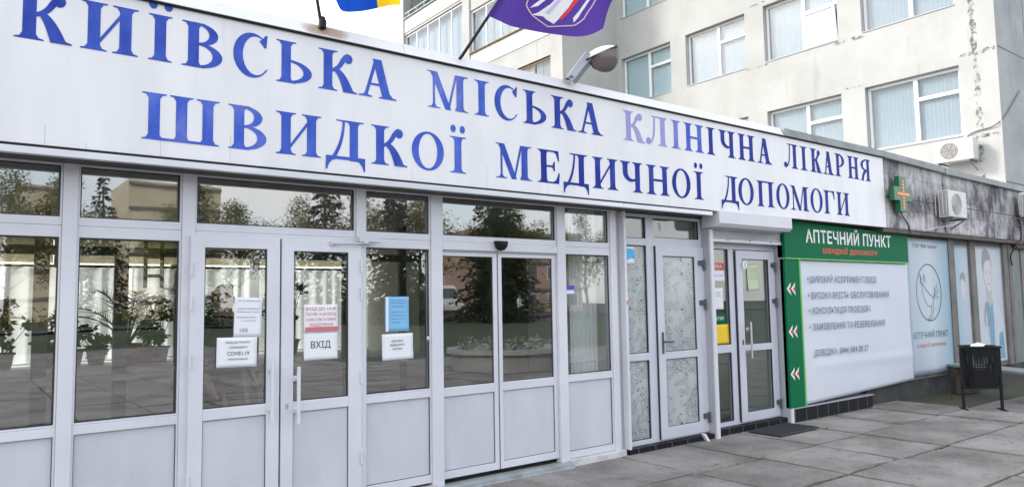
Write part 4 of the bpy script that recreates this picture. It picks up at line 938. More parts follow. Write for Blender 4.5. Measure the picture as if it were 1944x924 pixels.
n8 = notice('bright blue and white picture sticker at the top of the frosted side pane', 5.70,5.865,1.98,2.17,5.527,paper, (), 0, 'sticker', 'sticker')
MB().prism([(-.08,.06),(-.02,.05),(.03,.075),(.08,.06),(.08,.15),(.0,.17),(-.08,.15)], -.010,-.009).build('picture', pmat('sticker_cyan', (.03,.42,.72), .4), n8)
n9 = notice('tiny red and white sticker on the post beside the frosted side pane', 5.592,5.612,1.55,1.62,5.398,paper, (), 0, 'sticker', 'sticker')
MB().box(-.007,.007,-.0095,-.009,.005,.04).build('red_mark', txt_red, n9)
n10 = notice('yellow sheet at the foot of the upper pharmacy side pane', 7.10,7.52,1.045,1.28,5.558,paper_yellow)
n11 = notice('red lettered strip near the top of the pharmacy side pane', 7.10,7.46,1.94,2.02,5.558,txt_red, (('АПТЕКА',.1,.9,.25,.5,txt_white),))
n12 = notice('small white sheet under the red strip on the pharmacy side pane', 7.22,7.47,1.80,1.925,5.558,paper, (('9.00 - 18.00',.15,.85,.5,.12,txt_grey),))
n13 = notice('white A4 sheet halfway up the pharmacy side pane', 7.11,7.43,1.46,1.72,5.558,paper, (('Графік роботи',.15,.8,.75,.06,txt_grey),('аптечного пункту',.15,.85,.62,.06,txt_grey)), .02)
n14 = notice('green lettered strip above the yellow sheet on the pharmacy side pane', 7.12,7.46,1.30,1.40,5.558,green_pl, (('ПЛАСТИР',.1,.9,.35,.35,txt_white),))
n15 = notice('pale green sheet taped to the pharmacy door glass', 7.88,8.11,1.68,2.0,5.522,paper_lime, tuple(('оголошення для відвідувачів',.1,.9,.86-.1*k,.03,txt_grey) for k in range(5)), -.03)
st_ = empty('round_sticker', 'round white no smoking style sticker at the corner of the pharmacy door', 'sticker', (7.79,5.49,2.0))
MB().prism(ell(0,0,.05,.05)[:-1], -.003, 0).build('disc', paper, st_); MB().frame(-.012,.012,-.03,.03,.004,-.005,-.0035).build('mark', txt_pink, st_)
glint = MB().obox((6.31,5.5295,2.405),(.010,0,0),(0,.002,0),(-.014,0,.05)); tag(glint.build('glint_strip', paper), 'thin white strip painted as a glint on the light above the frosted door', 'painted glint')  # white strip painted in place of a glint on the glass

# doormat
mt = MB(); mt.box(-.42,.42,-.22,.22,.012,.024)
for k in range(20): mt.box(-.40+.041*k,-.385+.041*k,-.20,.20,.022,.030)
mo = mt.build('doormat', pmat('dark_rubber_mat', (.045,.047,.055), .9, bump=.4, bscale=60)); mo.location = (7.98,5.17,0); mo.rotation_euler = (0,0,R(2)); tag(mo, 'dark grey ribbed doormat in front of the pharmacy door', 'doormat')

# ------------------------------------------------------------------ hospital block behind (two sections)
tower = empty('hospital_block', 'tall pale concrete hospital block with white framed windows behind the entrance hall', 'building', (20,12,0))
TX, TY0, TY1, TZ = 17.30, 5.80, 16.80, 19.6
ycols = [(6.53+2.67*i, 8.61+2.67*i) for i in range(4)]
zrows = [(5.02+2.925*k, 6.58+2.925*k) for k in range(-1, 5)]
yb = [TY0]+[v for c in ycols for v in c]+[TY1]; zb_ = [0.0]+[v for c in zrows for v in c]+[TZ]
w = MB(); DP = .17
for i in range(len(yb)-1):
    for j in range(len(zb_)-1):
        y0, y1, z0, z1 = yb[i], yb[i+1], zb_[j], zb_[j+1]
        if i % 2 == 1 and j % 2 == 1:
            w.add([(TX,y0,z0),(TX+DP,y0,z0),(TX+DP,y0,z1),(TX,y0,z1)],[(0,1,2,3)]); w.add([(TX,y1,z0),(TX+DP,y1,z0),(TX+DP,y1,z1),(TX,y1,z1)],[(3,2,1,0)])
            w.add([(TX,y0,z1),(TX+DP,y0,z1),(TX+DP,y1,z1),(TX,y1,z1)],[(0,1,2,3)]); w.add([(TX,y0,z0),(TX+DP,y0,z0),(TX+DP,y1,z0),(TX,y1,z0)],[(3,2,1,0)])
        else: w.add([(TX,y0,z0),(TX,y1,z0),(TX,y1,z1),(TX,y0,z1)],[(0,3,2,1)])
w.build('side_wall', tower_plaster, tower, flip=False)
MB().box(TX,27,TY0,TY0+.2,0,TZ).build('front_wall', tower_front, tower) if False else MB().add([(TX,TY0,0),(27,TY0,0),(27,TY0,TZ),(TX,TY0,TZ)],[(0,1,2,3)]).build('front_wall', tower_front, tower, flip=False)
MB().box(TX-.1,27,TY0-.1,TY1+10.5,TZ,TZ+.4).build('roof', cap_grey, tower)
bk = MB().box(TX+.9,26.9,TY0+.12,TY1-.05,0,TZ-.02); bk.build('core_wall', inner_wall, tower)
rnd = random.Random(11)
def pvc_window(x, y0, y1, z0, z1, par, blind, tilt=False, flipv=False):
    """white window seen along x: frame on the plane x, one tall light and a vent over a casement"""
    m = MB(); f = .06; ym = y0+(y1-y0)*.47; zv = z0+(z1-z0)*.66
    bar = lambda a,b,c,d: m.box(x,x+.06,a,b,c,d)
    bar(y0,y1,z0,z0+f); bar(y0,y1,z1-f,z1); bar(y0,y0+f,z0+f,z1-f); bar(y1-f,y1,z0+f,z1-f); bar(ym-.045,ym+.045,z0+f,z1-f); bar(y0+f,ym-.045,zv-.04,zv+.04)
    o = m.build('window', white_wall, par)
    def pn(a,b,c,d): MB().box(x+.024,x+.030,a,b,c,d).build('pane', glass_win, o)
    pn(ym+.046,y1-f-.001,z0+f,z1-f); pn(y0+f+.001,ym-.046,zv+.041,z1-f)
    if tilt:
        # casement tipped outward at the top
        s = MB().frame(0,1,0,1,.08,-.02,.02); a, b, c, d = y0+f, ym-.045, z0+f, zv-.04
        s.v = [(x-.02-(zz*.10)+yy, a+(b-a)*xx, c+(d-c)*zz*.985) for xx, yy, zz in s.v]; s.build('tilted_sash', white_wall, o)
        q = [(x-.02, a+.06, c+.08),(x-.02,b-.06,c+.08),(x-.11,b-.06,d-.1),(x-.11,a+.06,d-.1)]; MB().add(q,[(0,1,2,3)]).build('pane', white_wall, o)
        MB().box(x+.03,x+.035,a,b,c,d).build('dark_gap', hinge_mat, o)
    else: pn(y0+f+.001,ym-.046,z0+f,zv-.041)
    MB().box(x-.16,x,y0+.0,y1,z0-.022,z0+.004).build('sill', pvc_grey, o)
    # vertical blind behind the glass
    n = 46; vs = []; dep = .10
    for k in range(n+1):
        y = y0+(y1-y0)*k/n; vs += [(x+dep+.007*(k%2),y,z0+.02),(x+dep+.007*(k%2),y,z1)]
    MB().add(vs,[(2*k,2*k+2,2*k+3,2*k+1) for k in range(n)]).build('blind', blind, o, flip=False)
    return o
for j, (z0, z1) in enumerate(zrows):
    for i, (y0, y1) in enumerate(ycols):
        mint = (i == 3) or (j == 3 and i == 3)
        pvc_window(TX+DP-.03, y0+.01, y1-.01, z0, z1-.01, tower, mint_mat if mint else blind_mat, tilt=(j == 2 and i == 1))
# seams and broken render near the corner
sp = MB(); rp = random.Random(5)
def ragged(y, z0, z1, wd):
    n = 14; L = [(y-wd*(.2+rp.random()), z0+(z1-z0)*k/n) for k in range(n+1)]; Rr = [(y+wd*(.2+rp.random()), z0+(z1-z0)*k/n) for k in range(n, -1, -1)]
    pts = L+Rr; MB().add([(TX-.004, a, b) for a, b in pts], [tuple(range(len(pts)))]).build('broken_render', flake_mat, tower, flip=False)
for y, a, b, q in ((6.22,6.75,8.6,.075),(6.20,5.05,6.7,.07),(6.19,3.75,4.85,.05),(6.2,9.0,10.6,.06)): ragged(y,a,b,q)
def raggedh(z, y0, y1, wd):
    n = 12; A = [(y0+(y1-y0)*k/n, z-wd*(.2+rp.random())) for k in range(n+1)]; B = [(y0+(y1-y0)*k/n, z+wd*(.2+rp.random())) for k in range(n,-1,-1)]
    pts = A+B; MB().add([(TX-.006, a, b) for a, b in pts], [tuple(range(len(pts)))]).build('broken_render', flake_mat, tower, flip=False)
raggedh(6.76,5.82,6.5,.05); raggedh(4.93,5.82,6.5,.045); raggedh(7.86,8.5,9.3,.05); raggedh(7.87,11.2,11.9,.03); raggedh(9.62,11.2,11.95,.03); raggedh(3.80,5.82,6.5,.10); raggedh(6.66,8.6,9.2,.03)
MB().box(TX-.02,TX+.02,TY0-.022,TY0,0,TZ).build('corner_edge', tower_plaster, tower)
fj = MB()
for z in (3.9,6.8,9.7,12.6): fj.box(17.4,27,TY0-.003,TY0,z,z+.03)
for x in (19.0,21.6): fj.box(x,x+.03,TY0-.004,TY0-.001,0,TZ)
fj.build('panel_joint', spall_mat, tower)

# far section with glazed loggias
FX, FA, FB, FZ = 14.93, 16.80, 27.10, 22.5
MB().add([(FX,FA,0),(TX,FA,0),(TX,FA,FZ),(FX,FA,FZ)],[(0,1,2,3)]).build('end_wall', tower_plaster, tower, flip=False)
MB().add([(FX,FB,0),(TX+9,FB,0),(TX+9,FB,FZ),(FX,FB,FZ)],[(3,2,1,0)]).build('end_wall', tower_plaster, tower, flip=False)
MB().box(FX+1.6,26.9,FA+.1,FB-.1,0,FZ-.05).build('core_wall', inner_wall, tower)
MB().box(FX-.2,27,FA-.1,FB+.2,FZ,FZ+.3).build('roof', cap_grey, tower)
for a, b in ((FA,17.38),(21.98,22.45),(26.98,FB)): MB().box(FX-.06,FX+.3,a+.002,b,0,FZ-.01).build('pier', tower_plaster, tower)
loggia_panel = pmat('pale_loggia_cladding', (.50,.50,.48), .7, c2=(.42,.42,.40), vscale=2)
teal = pmat('teal_balcony_wall', (.10,.26,.25), .8)
for k in range(-2, 5):
    s = 10.12+2.93*k
    if s < 1: continue
    for (a, b), bay in (((17.38,21.98),2),((22.45,26.98),1)):
        MB().box(FX-.02,FX+.25,a,b,s,s+.60).build('loggia_band', loggia_panel, tower)
        MB().box(FX+.0,FX+1.5,a,b,s-.10,s-.005).build('floor_slab', tower_plaster, tower)
        MB().box(FX-.08,FX+.05,a,b,s+.602,s+.64).build('loggia_sill', wood_w if bay == 2 else pvc_grey, tower)
        if bay == 2:
            MB().box(FX+.0,FX+.25,a,b,s-.67,s-.105).build('loggia_wall', tower_plaster, tower)
        z0, z1 = s+.645, s+2.82 if bay == 1 else s+2.25
        if bay == 1 and k == 1:
            MB().box(FX+1.1,FX+1.2,a,b,z0,z1).build('balcony_wall', teal, tower)
            r_ = MB().tube([(FX,a,z0+.22),(FX,b,z0+.22)], .02, 6)
            for q in range(7): r_.tube([(FX,a+.3+.65*q,z0-.02),(FX,a+.3+.65*q,z0+.22)], .012, 6)
            r_.build('railing', white_wall, tower); continue
        f = MB(); n = 5
        f.box(FX+.06,FX+.12,a,b,z0,z0+.06).box(FX+.06,FX+.12,a,b,z1-.07,z1)
        for q in range(n+1):
            y = a+(b-a-.06)*q/n; f.box(FX+.061,FX+.119,y,y+.06,z0+.06,z1-.07)
        wmat = wood_w if (bay == 2 and k == -1) else white_wall
        o = f.build('loggia_window', wmat, tower)
        for q in range(n):
            y = a+(b-a-.06)*q/n
            MB().box(FX+.08,FX+.086,y+.061,y+(b-a-.06)/n-.001,z0+.061,z1-.071).build('pane', glass_win, o)
        if not (bay == 2 and k == -1): MB().box(FX+.30,FX+.305,a,b,z0,z1).build('curtain', blind_mat, o)
        else:
            MB().box(FX+.2,FX+.205,18.1,b,z0,z1).build('curtain', blind_mat, o); MB().box(FX+.22,FX+.225,a,18.1,z0,z1).build('dark_gap', hinge_mat, o)
reparent_at(tower, (20,12,0)); reparent_at(hall, HB)

# ------------------------------------------------------------------ flags on the roof edge
p1 = MB().tube([(2.162,5.20,3.69),(2.04,5.20,4.38),(1.93,5.20,5.5)], [.014,.013,.011], 8); p1.lathe([(.03,0),(.032,.05),(.018,.09)], (2.166,5.20,3.70), 10)
o = p1.build('flagpole', dark_metal); tag(o, 'thin dark flagpole on the roof edge carrying the blue and yellow flag', 'flagpole')
p2 = MB().tube([(3.40,5.18,3.69),(3.425,5.17,3.726),(3.727,5.03,4.244),(4.30,4.76,5.22)], [.014,.014,.013,.011], 8)
tag(p2.build('flagpole', dark_metal), 'slanting dark flagpole on the roof edge carrying the purple flag', 'flagpole')
def lerp(a, b, t): return Vector(a).lerp(Vector(b), t)
def spline(P, u):
    n = len(P)-1; x = min(max(u,0),1)*n; i = min(int(x), n-1); t = x-i
    p0, p1, p2, p3 = (Vector(P[max(i-1,0)]), Vector(P[i]), Vector(P[i+1]), Vector(P[min(i+2,n)]))
    return .5*((2*p1)+(p2-p0)*t+(2*p0-5*p1+4*p2-p3)*t*t+(3*p1-p0-3*p2+p3)*t**3)
def uy_surf(u, v):
    hz = 4.55+.70*v; hoist = Vector((2.04-.098*(hz-4.38), 5.195, hz))
    E = spline([(2.19,5.06,3.885),(2.245,5.05,3.805),(2.38,5.03,3.835),(2.513,5.0,3.87),(2.62,4.97,3.90),(2.711,4.95,3.928)], v)
    p = hoist.lerp(E, u); s = math.sin(math.pi*u)
    p.x += .16*s*(.3+v); p.y += -.06*s + .035*math.sin(9*v+4*u)*u; p.z += .03*math.sin(7*v+2*u)*s
    return p
nu, nv = 30, 24
vs = [uy_surf(i/nu, j/nv) for j in range(nv+1) for i in range(nu+1)]; fs = [(j*(nu+1)+i, j*(nu+1)+i+1, (j+1)*(nu+1)+i+1, (j+1)*(nu+1)+i) for j in range(nv) for i in range(nu)]
fl1 = MB().add(vs, fs).build('hanging_flag', [flag_blue, flag_yellow], smooth=True, flip=False)
for k, p in enumerate(fl1.data.polygons): p.material_index = 0 if (k//nu) < nv*.60 else 1
tag(fl1, 'blue and yellow flag drooping from its pole at the top edge', 'flag')
BOT = [(3.62,5.06,4.085),(3.76,5.02,4.052),(3.901,4.98,4.02),(4.15,4.92,3.987),(4.408,4.85,3.99),(4.60,4.79,4.05),(4.735,4.745,4.13)]
def pf_surf(u, v):
    b = spline(BOT, u); hv = lerp((.50,-.23,.85), (.36,-.13,.90), u)
    p = b + hv*v*.95
    p.y += .045*math.sin(8*u+3*v)*min(1,u*3) ; p.x += .02*math.sin(10*v+2)*u
    return p
vs = [pf_surf(i/nu, j/nv) for j in range(nv+1) for i in range(nu+1)]
fl2 = MB().add(vs, fs).build('hanging_flag', flag_purple, smooth=True, flip=False)
tag(fl2, 'purple flag with a shield emblem flying from the slanting pole', 'flag')
def pf_pt(u, v, off):
    e = .01; p = pf_surf(u,v); n = (pf_surf(u+e,v)-pf_surf(u-e,v)).cross(pf_surf(u,v+e)-pf_surf(u,v-e)).normalized()
    if n.y > 0: n = -n
    return p+n*off
def emb(name, pts, mat, off):
    P = []
    for i in range(len(pts)):
        a, b = Vector(pts[i]), Vector(pts[(i+1)%len(pts)])
        for k in range(5): P.append(a.lerp(b, k/5))
    bm = bmesh.new(); vsb = [bm.verts.new((q.x, q.y, 0)) for q in P]; f = bm.faces.new(vsb)
    bmesh.ops.triangulate(bm, faces=[f]); bmesh.ops.subdivide_edges(bm, edges=bm.edges[:], cuts=2, use_grid_fill=True)
    for v in bm.verts: v.co = pf_pt(v.co.x, v.co.y, off)
    me = bpy.data.meshes.new(name); bm.to_mesh(me); bm.free(); me.materials.append(mat)
    o = bpy.data.objects.new(name, me); col.objects.link(o); o.parent = fl2
em_pink = pmat('pale_pink_thread', (.62,.42,.50), .7); em_white = pmat('white_print', (.72,.72,.74), .7); em_red = pmat('red_print', (.60,.03,.04), .7); em_lilac = pmat('pale_lilac_print', (.50,.45,.70), .7)
shp = [(.285,.72),(.275,.34),(.30,.235),(.375,.145),(.48,.065),(.635,.125),(.70,.21),(.735,.36),(.745,.72)]
ol = MB(); cur = []
for i in range(len(shp)-1):
    for k in range(10): cur.append(lerp((*shp[i],0),(*shp[i+1],0),k/10))
cur = [pf_pt(q.x,q.y,.004) for q in cur]
ol.tube(cur, .0065, 6); ol.build('shield_outline', em_pink, fl2)
emb('robe', [(.46,.50),(.435,.30),(.395,.185),(.365,.15),(.43,.16),(.455,.135),(.505,.105),(.53,.19),(.56,.36),(.56,.50)], em_white, .004)
emb('red_cloak', [(.56,.50),(.548,.30),(.520,.165),(.540,.16),(.570,.27),(.60,.50)], em_red, .006)
emb('wing', [(.395,.50),(.37,.33),(.335,.215),(.375,.25),(.405,.36),(.42,.50)], em_white, .004)
emb('wing', [(.655,.50),(.632,.30),(.607,.205),(.622,.155),(.645,.22),(.668,.36),(.68,.50)], em_white, .004)
emb('robe_fold', [(.47,.48),(.45,.30),(.43,.20),(.455,.20),(.475,.32),(.49,.48)], em_lilac, .0065)
emb('head', ell(.52,.58,.03,.035,0,360,10)[:-1], em_white, .004)

# ------------------------------------------------------------------ street lamp on the roof edge
lamp = empty('roof_lamp', 'street type lamp with a white hood on a grey arm at the roof edge', 'lamp', (4.686,5.17,3.73))
a0, a1 = Vector((4.682,5.175,3.72)), Vector((4.79,5.0,3.945)); ad = (a1-a0).normalized(); sd = ad.cross(Vector((0,0,1))).normalized(); ud = sd.cross(ad)
MB().obox((a0+a1)/2, ad*((a1-a0).length/2), sd*.05, ud*.045).build('arm', lamp_grey, lamp, .006)
MB().box(4.63,4.74,5.12,5.22,3.735,3.75).build('base_plate', hinge_mat, lamp)
h0 = a1-ad*.085; hd = Vector((.155,-.13,.085)).normalized(); hs = hd.cross(Vector((0,0,1))).normalized(); hu = hs.cross(hd)
def half(sign_, hgt, wid, L, name, mat, off=0):
    n, m = 14, 12; vs = []
    for i in range(n+1):
        t = i/n; w_ = wid*(math.sin(math.pi*min(1,t*.93+.07))**.55)*(1-.25*t if sign_ > 0 else 1); hh = hgt*(math.sin(math.pi*min(1,t*.9+.1))**.6)
        for k in range(m+1):
            q = math.pi*k/m; vs.append(h0+hd*(L*t+off)+hs*(w_*math.cos(q))+hu*(sign_*hh*math.sin(q)))
    return MB().add(vs, [(i*(m+1)+k, i*(m+1)+k+1, (i+1)*(m+1)+k+1, (i+1)*(m+1)+k) for i in range(n) for k in range(m)]).build(name, mat, lamp, smooth=True)
half(1, .075, .095, .345, 'hood', lamp_white)
lens, lnt, lb = new_mat('smoky_lamp_bowl'); lb.inputs['Base Color'].default_value = (.13,.11,.105,1); lb.inputs['Roughness'].default_value = .22; lb.inputs['Specular IOR Level'].default_value = .5
half(-1, .185, .092, .31, 'bowl', lens, .045)
MB().obox(h0+hd*.165-hu*.002, hd*.165, hs*.088, hu*.006).build('rim', hinge_mat, lamp, .003)
reparent_at(lamp, (4.686,5.17,3.73))

# ------------------------------------------------------------------ air conditioners, cross, cables
def ac_unit(label, loc, rz, W=.64, Hh=.44, Dp=.26, brackets=True):
    r = empty('air_conditioner', label, 'air conditioner', loc, 'outdoor air conditioner units'); r.rotation_euler = (0,0,rz)
    MB().box(0,W,-Dp,0,0,Hh).build('casing', ac_white, r, .015)
    g = MB()
    for k in range(11): g.box(-.012,-.002,-Dp+.03,-.03,.04+.034*k,.056+.034*k)
    for k in range(4): g.box(-.014,-.003,-Dp+.035+.055*k,-Dp+.045+.055*k,.04,.40)
    MB().box(-.003,.002,-Dp+.025,-.025,.03,.41).build('coil', ac_dark, r); g.build('louvre', ac_white, r)
    cx = W*.40; f = MB().prism([(cx+a, Hh/2+b) for a, b in ell(0,0,.175,.175,0,360,32)[:-1]], -Dp-.004, -Dp+.001); f.build('fan_opening', ac_fan, r)
    gd = MB()
    for rr in (.06,.10,.14,.17): gd.tube([(cx+a,-Dp-.008,Hh/2+b) for a,b in ell(0,0,rr,rr,0,360,28)], .004, 4)
    for q in range(6): gd.tube([(cx,-Dp-.008,Hh/2),(cx+.175*math.cos(q*1.047),-Dp-.008,Hh/2+.175*math.sin(q*1.047))], .003, 4)
    gd.build('fan_guard', hinge_mat if brackets and rz else ac_white, r)
    if brackets:
        for x in (.08, W-.10):
            b = MB().box(x,x+.03,-Dp-.02,.14,-.03,-.002).tube([(x+.015,-Dp,-.02),(x+.015,.13,-.20)], .011, 6); b.build('bracket', pil, r)
    return r
ac_unit('aged white air conditioner on stained concrete just right of the green cross', (12.60,5.19,2.83), 0, W=.66, Hh=.43, Dp=.17)
ac_unit('air conditioner on the concrete at the right end past the last pillar', (16.02,5.16,3.03), 0, W=.70, Hh=.46, Dp=.20)
ac_unit('white air conditioner below a hospital window above the roof edge', (17.16,6.98,4.42), R(-90), W=.78, Hh=.46, Dp=.28)
cross = empty('pharmacy_cross', 'green pharmacy cross sign with orange light strips on stained concrete', 'cross sign', (11.27,5.19,2.83))
def cross_pts(cx, cz, a, b, t): return [(cx-t,cz-b),(cx+t,cz-b),(cx+t,cz-t),(cx+a,cz-t),(cx+a,cz+t),(cx+t,cz+t),(cx+t,cz+b),(cx-t,cz+b),(cx-t,cz+t),(cx-a,cz+t),(cx-a,cz-t),(cx-t,cz-t)]
MB().prism(cross_pts(11.27,3.10,.28,.27,.105), 5.12, 5.20).build('body', pmat('dark_green_cross_paint', (.008,.13,.05), .4), cross, .006)
led, lt_, lb_ = new_mat('orange_led_strip'); lb_.inputs['Base Color'].default_value = (.75,.16,.04,1); lb_.inputs['Emission Color'].default_value = (1,.22,.06,1); lb_.inputs['Emission Strength'].default_value = .35
for k in range(9): MB().box(11.252,11.288,5.112,5.119,2.88+.05*k,2.905+.05*k).build('light', led, cross)
MB().box(11.09,11.25,5.112,5.119,3.085,3.115).build('light_strip', led, cross); MB().box(11.29,11.45,5.112,5.119,3.085,3.115).build('light_strip', led, cross)
MB().tube([(11.2,5.2,3.1),(11.2,5.27,3.1)], .02, 8).build('mount', dark_metal, cross)
reparent_at(cross, (11.27,5.19,2.83))
def cable(label, pts, r=.008, mat=rubber, name='cable'):
    P = [spline(pts, k/24) for k in range(25)]
    tag(MB().tube(P, r, 6).build(name, mat), label, 'cable')
cable('black cable hanging from the green cross down the concrete', [(11.33,5.2,2.84),(11.50,5.24,2.78),(11.66,5.25,2.68),(11.72,5.25,2.55)], .009)
cable('black cable drooping beside the last pillar under the concrete', [(16.10,5.22,3.05),(16.24,5.24,2.85),(16.22,5.24,2.62),(16.02,5.26,2.50),(15.98,5.35,2.30),(16.06,5.36,2.12)], .014)
cable('grey cable looping across the corner of the hospital block', [(17.27,6.5,4.75),(17.27,6.42,4.98),(17.27,6.25,5.05),(17.27,6.0,5.08),(17.27,5.82,5.16),(17.6,5.77,5.4),(18.4,5.77,6.0)], .012, hinge_mat)
cable('thin pale wire running under the air conditioner on the fascia', [(12.2,5.25,2.60),(12.5,5.2,2.66),(12.9,5.1,2.72),(13.2,5.1,2.80)], .006, white_wall)

# ------------------------------------------------------------------ litter bin and bench
bn = empty('litter_bin', 'black perforated metal litter bin on two legs in front of the bench', 'bin', (11.38,4.27,0)); bn.rotation_euler = (0,0,R(-52))
perf, pnt, pb = new_mat('perforated_black_sheet'); pb.inputs['Base Color'].default_value = (.012,.012,.014,1); pb.inputs['Roughness'].default_value = .6; pb.inputs['Specular IOR Level'].default_value = .15
t = N(pnt,'ShaderNodeTexCoord'); vo = N(pnt,'ShaderNodeTexVoronoi'); vo.inputs['Randomness'].default_value = 0; vo.inputs['Scale'].default_value = 30; gt = N(pnt,'ShaderNodeMath', operation='GREATER_THAN'); gt.inputs[1].default_value = .27
pnt.links.new(t.outputs['Object'], vo.inputs['Vector']); pnt.links.new(vo.outputs['Distance'], gt.inputs[0]); pnt.links.new(gt.outputs[0], pb.inputs['Alpha'])
ring = [(-.20,-.13),(-.13,-.17),(.13,-.17),(.20,-.13),(.20,.13),(.13,.17),(-.13,.17),(-.20,.13)]
def loft(levels):
    m = MB(); vs = []
    for z, s in levels: vs += [(a*s, b*s, z) for a, b in ring]
    n = len(ring); m.add(vs, [(i*n+k, i*n+(k+1)%n, (i+1)*n+(k+1)%n, (i+1)*n+k) for i in range(len(levels)-1) for k in range(n)]); return m
loft([(.31,.86),(.86,1.06)]).build('basket', perf, bn, flip=False)
MB().add([(a*.84,b*.84,.315) for a,b in ring],[tuple(range(8))]).build('base_plate', dark_metal, bn, flip=False)
rim = MB().tube([(a*1.07,b*1.07,.865) for a,b in ring+ring[:1]], .014, 8); rim.tube([(a*.88,b*.88,.31) for a,b in ring+ring[:1]], .010, 8); rim.build('rim', dark_metal, bn)
for s in (-1, 1):
    MB().box(s*.235-.015,s*.235+.015,-.02,.02,.012,.84).build('leg', dark_metal, bn); MB().box(s*.235-.022,s*.235+.022,-.15,.15,.002,.014).build('foot', dark_metal, bn)
MB().box(-.22,.22,-.012,.012,.285,.31).build('crossbar', dark_metal, bn)
pp_ = MB(); pp_.add([(-.16,-.16,.87),(-.02,-.175,.872),(.05,-.10,.90),(-.02,-.04,.925),(-.12,-.06,.90)],[(0,1,2,3,4)]).add([(-.16,-.16,.865),(-.02,-.175,.867),(.05,-.10,.895)],[(0,1,2)])
pw = pp_.build('crumpled_paper', paper, flip=False); pw.location = (11.38,4.27,0.0); pw.rotation_euler = (0,0,R(-52)); tag(pw, 'crumpled white paper sticking out of the black litter bin', 'litter')
be = empty('bench', 'low bench of weathered grey green planks behind the litter bin', 'bench', (12.9,4.55,0)); be.rotation_euler = (0,0,R(-118))
for k in range(4): MB().box(-1.05,1.15,-.24+.122*k,-.125+.122*k,.41,.45).build('plank', bench_top, be, .005)
for x in (-.75,.80):
    MB().box(x-.07,x+.07,-.22,.22,-.02,.408).build('support', pmat('dark_concrete_support', (.09,.07,.06), .9, c2=(.05,.045,.04), vscale=9), be, .01)
for x in (-1.04,): MB().box(x-.012,x,-.24,.24,.405,.455).build('end_cap', dark_metal, be)

# ------------------------------------------------------------------ inside the hall: curtains, plants
def curtain(label, x0, x1, y, z0, z1):
    n = int((x1-x0)*60); vs = []; rr = random.Random(int(x0*100))
    ph = rr.random()*6
    for k in range(n+1):
        u = k/n; d = .035*math.sin(ph+u*(x1-x0)*34+1.3*math.sin(u*9)); vs += [(x0+(x1-x0)*u, y+d*1.25, z0), (x0+(x1-x0)*u, y+d*.7, z1)]
    o = MB().add(vs, [(2*k,2*k+2,2*k+3,2*k+1) for k in range(n)]).build('curtain', curtain_mat, smooth=True, flip=False)
    return tag(o, label, 'curtain', 'sheer curtains along the back windows')
cur_lab = ['far left beyond the pots','behind the leftmost tall palm','behind the arching palm','behind the leafy plant','behind the red plant','right end of the back windows','farthest left']
for k, (a, b) in enumerate(((-.9,.35),(.38,1.02),(1.05,1.85),(1.88,2.55),(2.58,3.75),(3.8,5.15),(-4.5,-.95))):
    curtain('sheer white curtain hanging at the back of the hall, '+cur_lab[k], a, b, 10.93, .93, 2.125)
for k_, (a_, b_) in enumerate(((-4.5,.98),(1.02,5.15))): tag(MB().box(a_,b_,11.0,11.004,2.19,2.50).build('valance', cloth_mat('cream_valance', (.78,.74,.58), .6)), 'cream net valance above the curtain rod, '+('left part' if k_ == 0 else 'right part'), 'valance')
tag(MB().tube([(-5.8,10.93,2.145),(5.2,10.93,2.145)], .018, 8).build('curtain_rod', dark_metal), 'long dark curtain rod across the back windows of the hall', 'curtain rod')
def leafball(mb, c, r, n, size, rr, up=.3):
    for _ in range(n):
        d = Vector((rr.gauss(0,1), rr.gauss(0,1), rr.gauss(0,1)+up)).normalized(); p = Vector(c)+d*(rr.random()**.5)*Vector((r,r,r)).x
        a = Vector((rr.gauss(0,1), rr.gauss(0,1), rr.gauss(0,.6))).normalized(); b = a.cross(d); 
        if b.length < .01: continue
        b.normalize(); s = size*rr.uniform(.6,1.25)
        mb.add([p, p+a*s*.5+b*s*.32, p+a*s*1.1, p+a*s*.5-b*s*.32], [(0,1,2,3)])
def pot(mb, r=.12, h=.20): return mb.lathe([(r*.7,0),(r*.95,h*.85),(r*1.08,h*.86),(r*1.08,h),(r*.95,h),(r*.9,h*.9)], (0,0,0), 16)
def bushy(label, x, y, z, h, r, red=False, seed=1):
    t = empty('potted_plant', label, 'potted plant', (x,y,z), 'potted plants along the back windows'); rr = random.Random(seed)
    pot(MB()).build('pot', terracotta, t)
    s = MB(); f = MB()
    for k in range(6):
        e = Vector((rr.gauss(0,r*.6), rr.gauss(0,r*.5), h*rr.uniform(.55,1))); m = Vector((e.x*.3, e.y*.3, e.z*.55)); s.tube([(0,0,.16),m,e], [.008,.006,.003], 5)
        leafball(f, e, r*.55, 34, .085, rr); leafball(f, m, r*.35, 10, .08, rr)
    s.build('stem', bark, t); f.build('leaves', leaf_red if red else leaf_house, t, flip=False); return t
